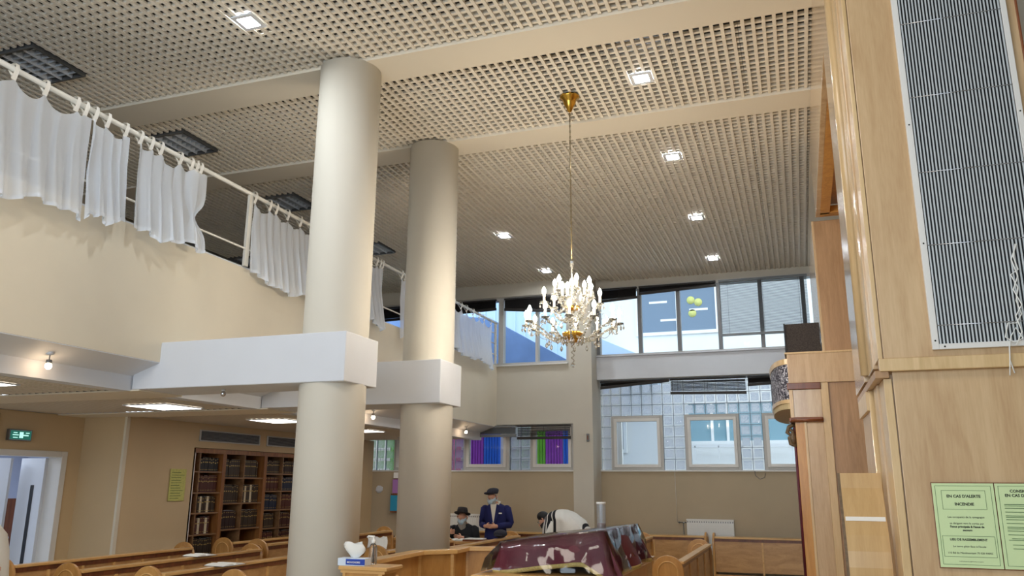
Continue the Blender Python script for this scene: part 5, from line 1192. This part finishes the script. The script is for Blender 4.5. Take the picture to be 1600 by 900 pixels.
nu, nv = 44, 30; vs = []; fs = []; mi = []
sp_ = [(-0.56, 1.24, 0.10), (-0.48, 1.33, 0.20), (-0.36, 1.385, 0.26), (-0.20, 1.39, 0.27), (-0.04, 1.33, 0.25), (0.10, 1.22, 0.23), (0.20, 1.05, 0.21), (0.24, 0.88, 0.2)]
def spine(u):
    t = u*(len(sp_)-1); i = min(int(t), len(sp_)-2); f = t-i; a, b = sp_[i], sp_[i+1]; return [a[k]+(b[k]-a[k])*f for k in range(3)]
for i in range(nu+1):
    x, z, w = spine(i/nu)
    for j in range(nv+1):
        v = j/nv*2-1; a = v*1.75; yy = w*math.sin(max(-PI/2, min(PI/2, a))); dz = (math.cos(max(-PI/2, min(PI/2, a)))-1)*0.20 - max(0, abs(a)-PI/2)*1.5*(1 if i < nu*0.55 else 0.7)
        fold = 0.012*math.sin(a*6+i*0.35)*min(1, abs(v)*2)+0.006*math.sin(i*0.9)
        vs.append((x+0.02*math.sin(a*3)+(-0.06*abs(v)**2 if i < 10 else 0), yy+fold, max(0.86, z+dz+fold*0.5)))
b = MB()
for i in range(nu):
    u = (i+0.5)/nu; b.k = 1 if (0.11 < u < 0.15 or 0.19 < u < 0.25 or 0.28 < u < 0.31 or 0.74 < u < 0.80) else 0
    q = [(i*(nv+1)+j, i*(nv+1)+j+1, (i+1)*(nv+1)+j+1, (i+1)*(nv+1)+j) for j in range(nv)]
    for f in q: b.f.append(f); b.mi.append(b.k); b.sm.append(True)
b.v = vs; o = b.build('prayer_shawl', [M_wool, M_bsuit], p3); o.modifiers.new('t', 'SOLIDIFY').thickness = 0.006

# 4. person in white cut by the left edge
p4 = thing('person', 'person in white shawl cut off by the left edge, only a shoulder showing', 'person', (-6.26, 4.85, 0), 1.3)
P = dict(hip=(0, 0, 0.95), waist=(0, 0, 1.10), chest=(0, 0.0, 1.32), neck0=(0, -0.01, 1.48), head=(0, -0.03, 1.60),
         shL=(0.19, 0.0, 1.42), shR=(-0.19, 0.0, 1.42), elL=(0.24, 0.02, 1.14), elR=(-0.24, 0.02, 1.14), wrL=(0.12, -0.22, 1.12), wrR=(-0.12, -0.22, 1.12), hdL=(-0.6, -0.8, 0.0), hdR=(0.6, -0.8, 0.0),
         hpL=(0.09, 0, 0.9), hpR=(-0.09, 0, 0.9), knL=(0.10, 0, 0.49), knR=(-0.10, 0, 0.49), anL=(0.1, 0.02, 0.09), anR=(-0.1, 0.02, 0.09))
figure(p4, P); face(p4, (0, -0.03, 1.61), (0, -1, -0.2), (0, -0.2, 1), True, 0)
MB().loft([((0, 0.0, z), (a, 0, 0), (0, b_, 0)) for z, a, b_ in ((0.55, 0.30, 0.24), (0.8, 0.31, 0.25), (1.05, 0.30, 0.24), (1.25, 0.28, 0.21), (1.38, 0.25, 0.17), (1.46, 0.18, 0.12), (1.51, 0.09, 0.085))], 26).build('white_shawl', M_wool, p4)
MB().ball((0, -0.01, 1.68), 0.09, 0.1, 0.05).build('skullcap', M_black, p4)
for s, x in (('L', 0.1), ('R', -0.1)): MB().tube([(x, 0, 0.95), (x, 0, 0.5), (x, 0.01, 0.06)], [0.12, 0.09, 0.07], 14).build('trouser_leg', M_bsuit, p4); MB().ball((x, -0.06, 0.045), 0.045, 0.14, 0.045).build('shoe', M_black, p4)
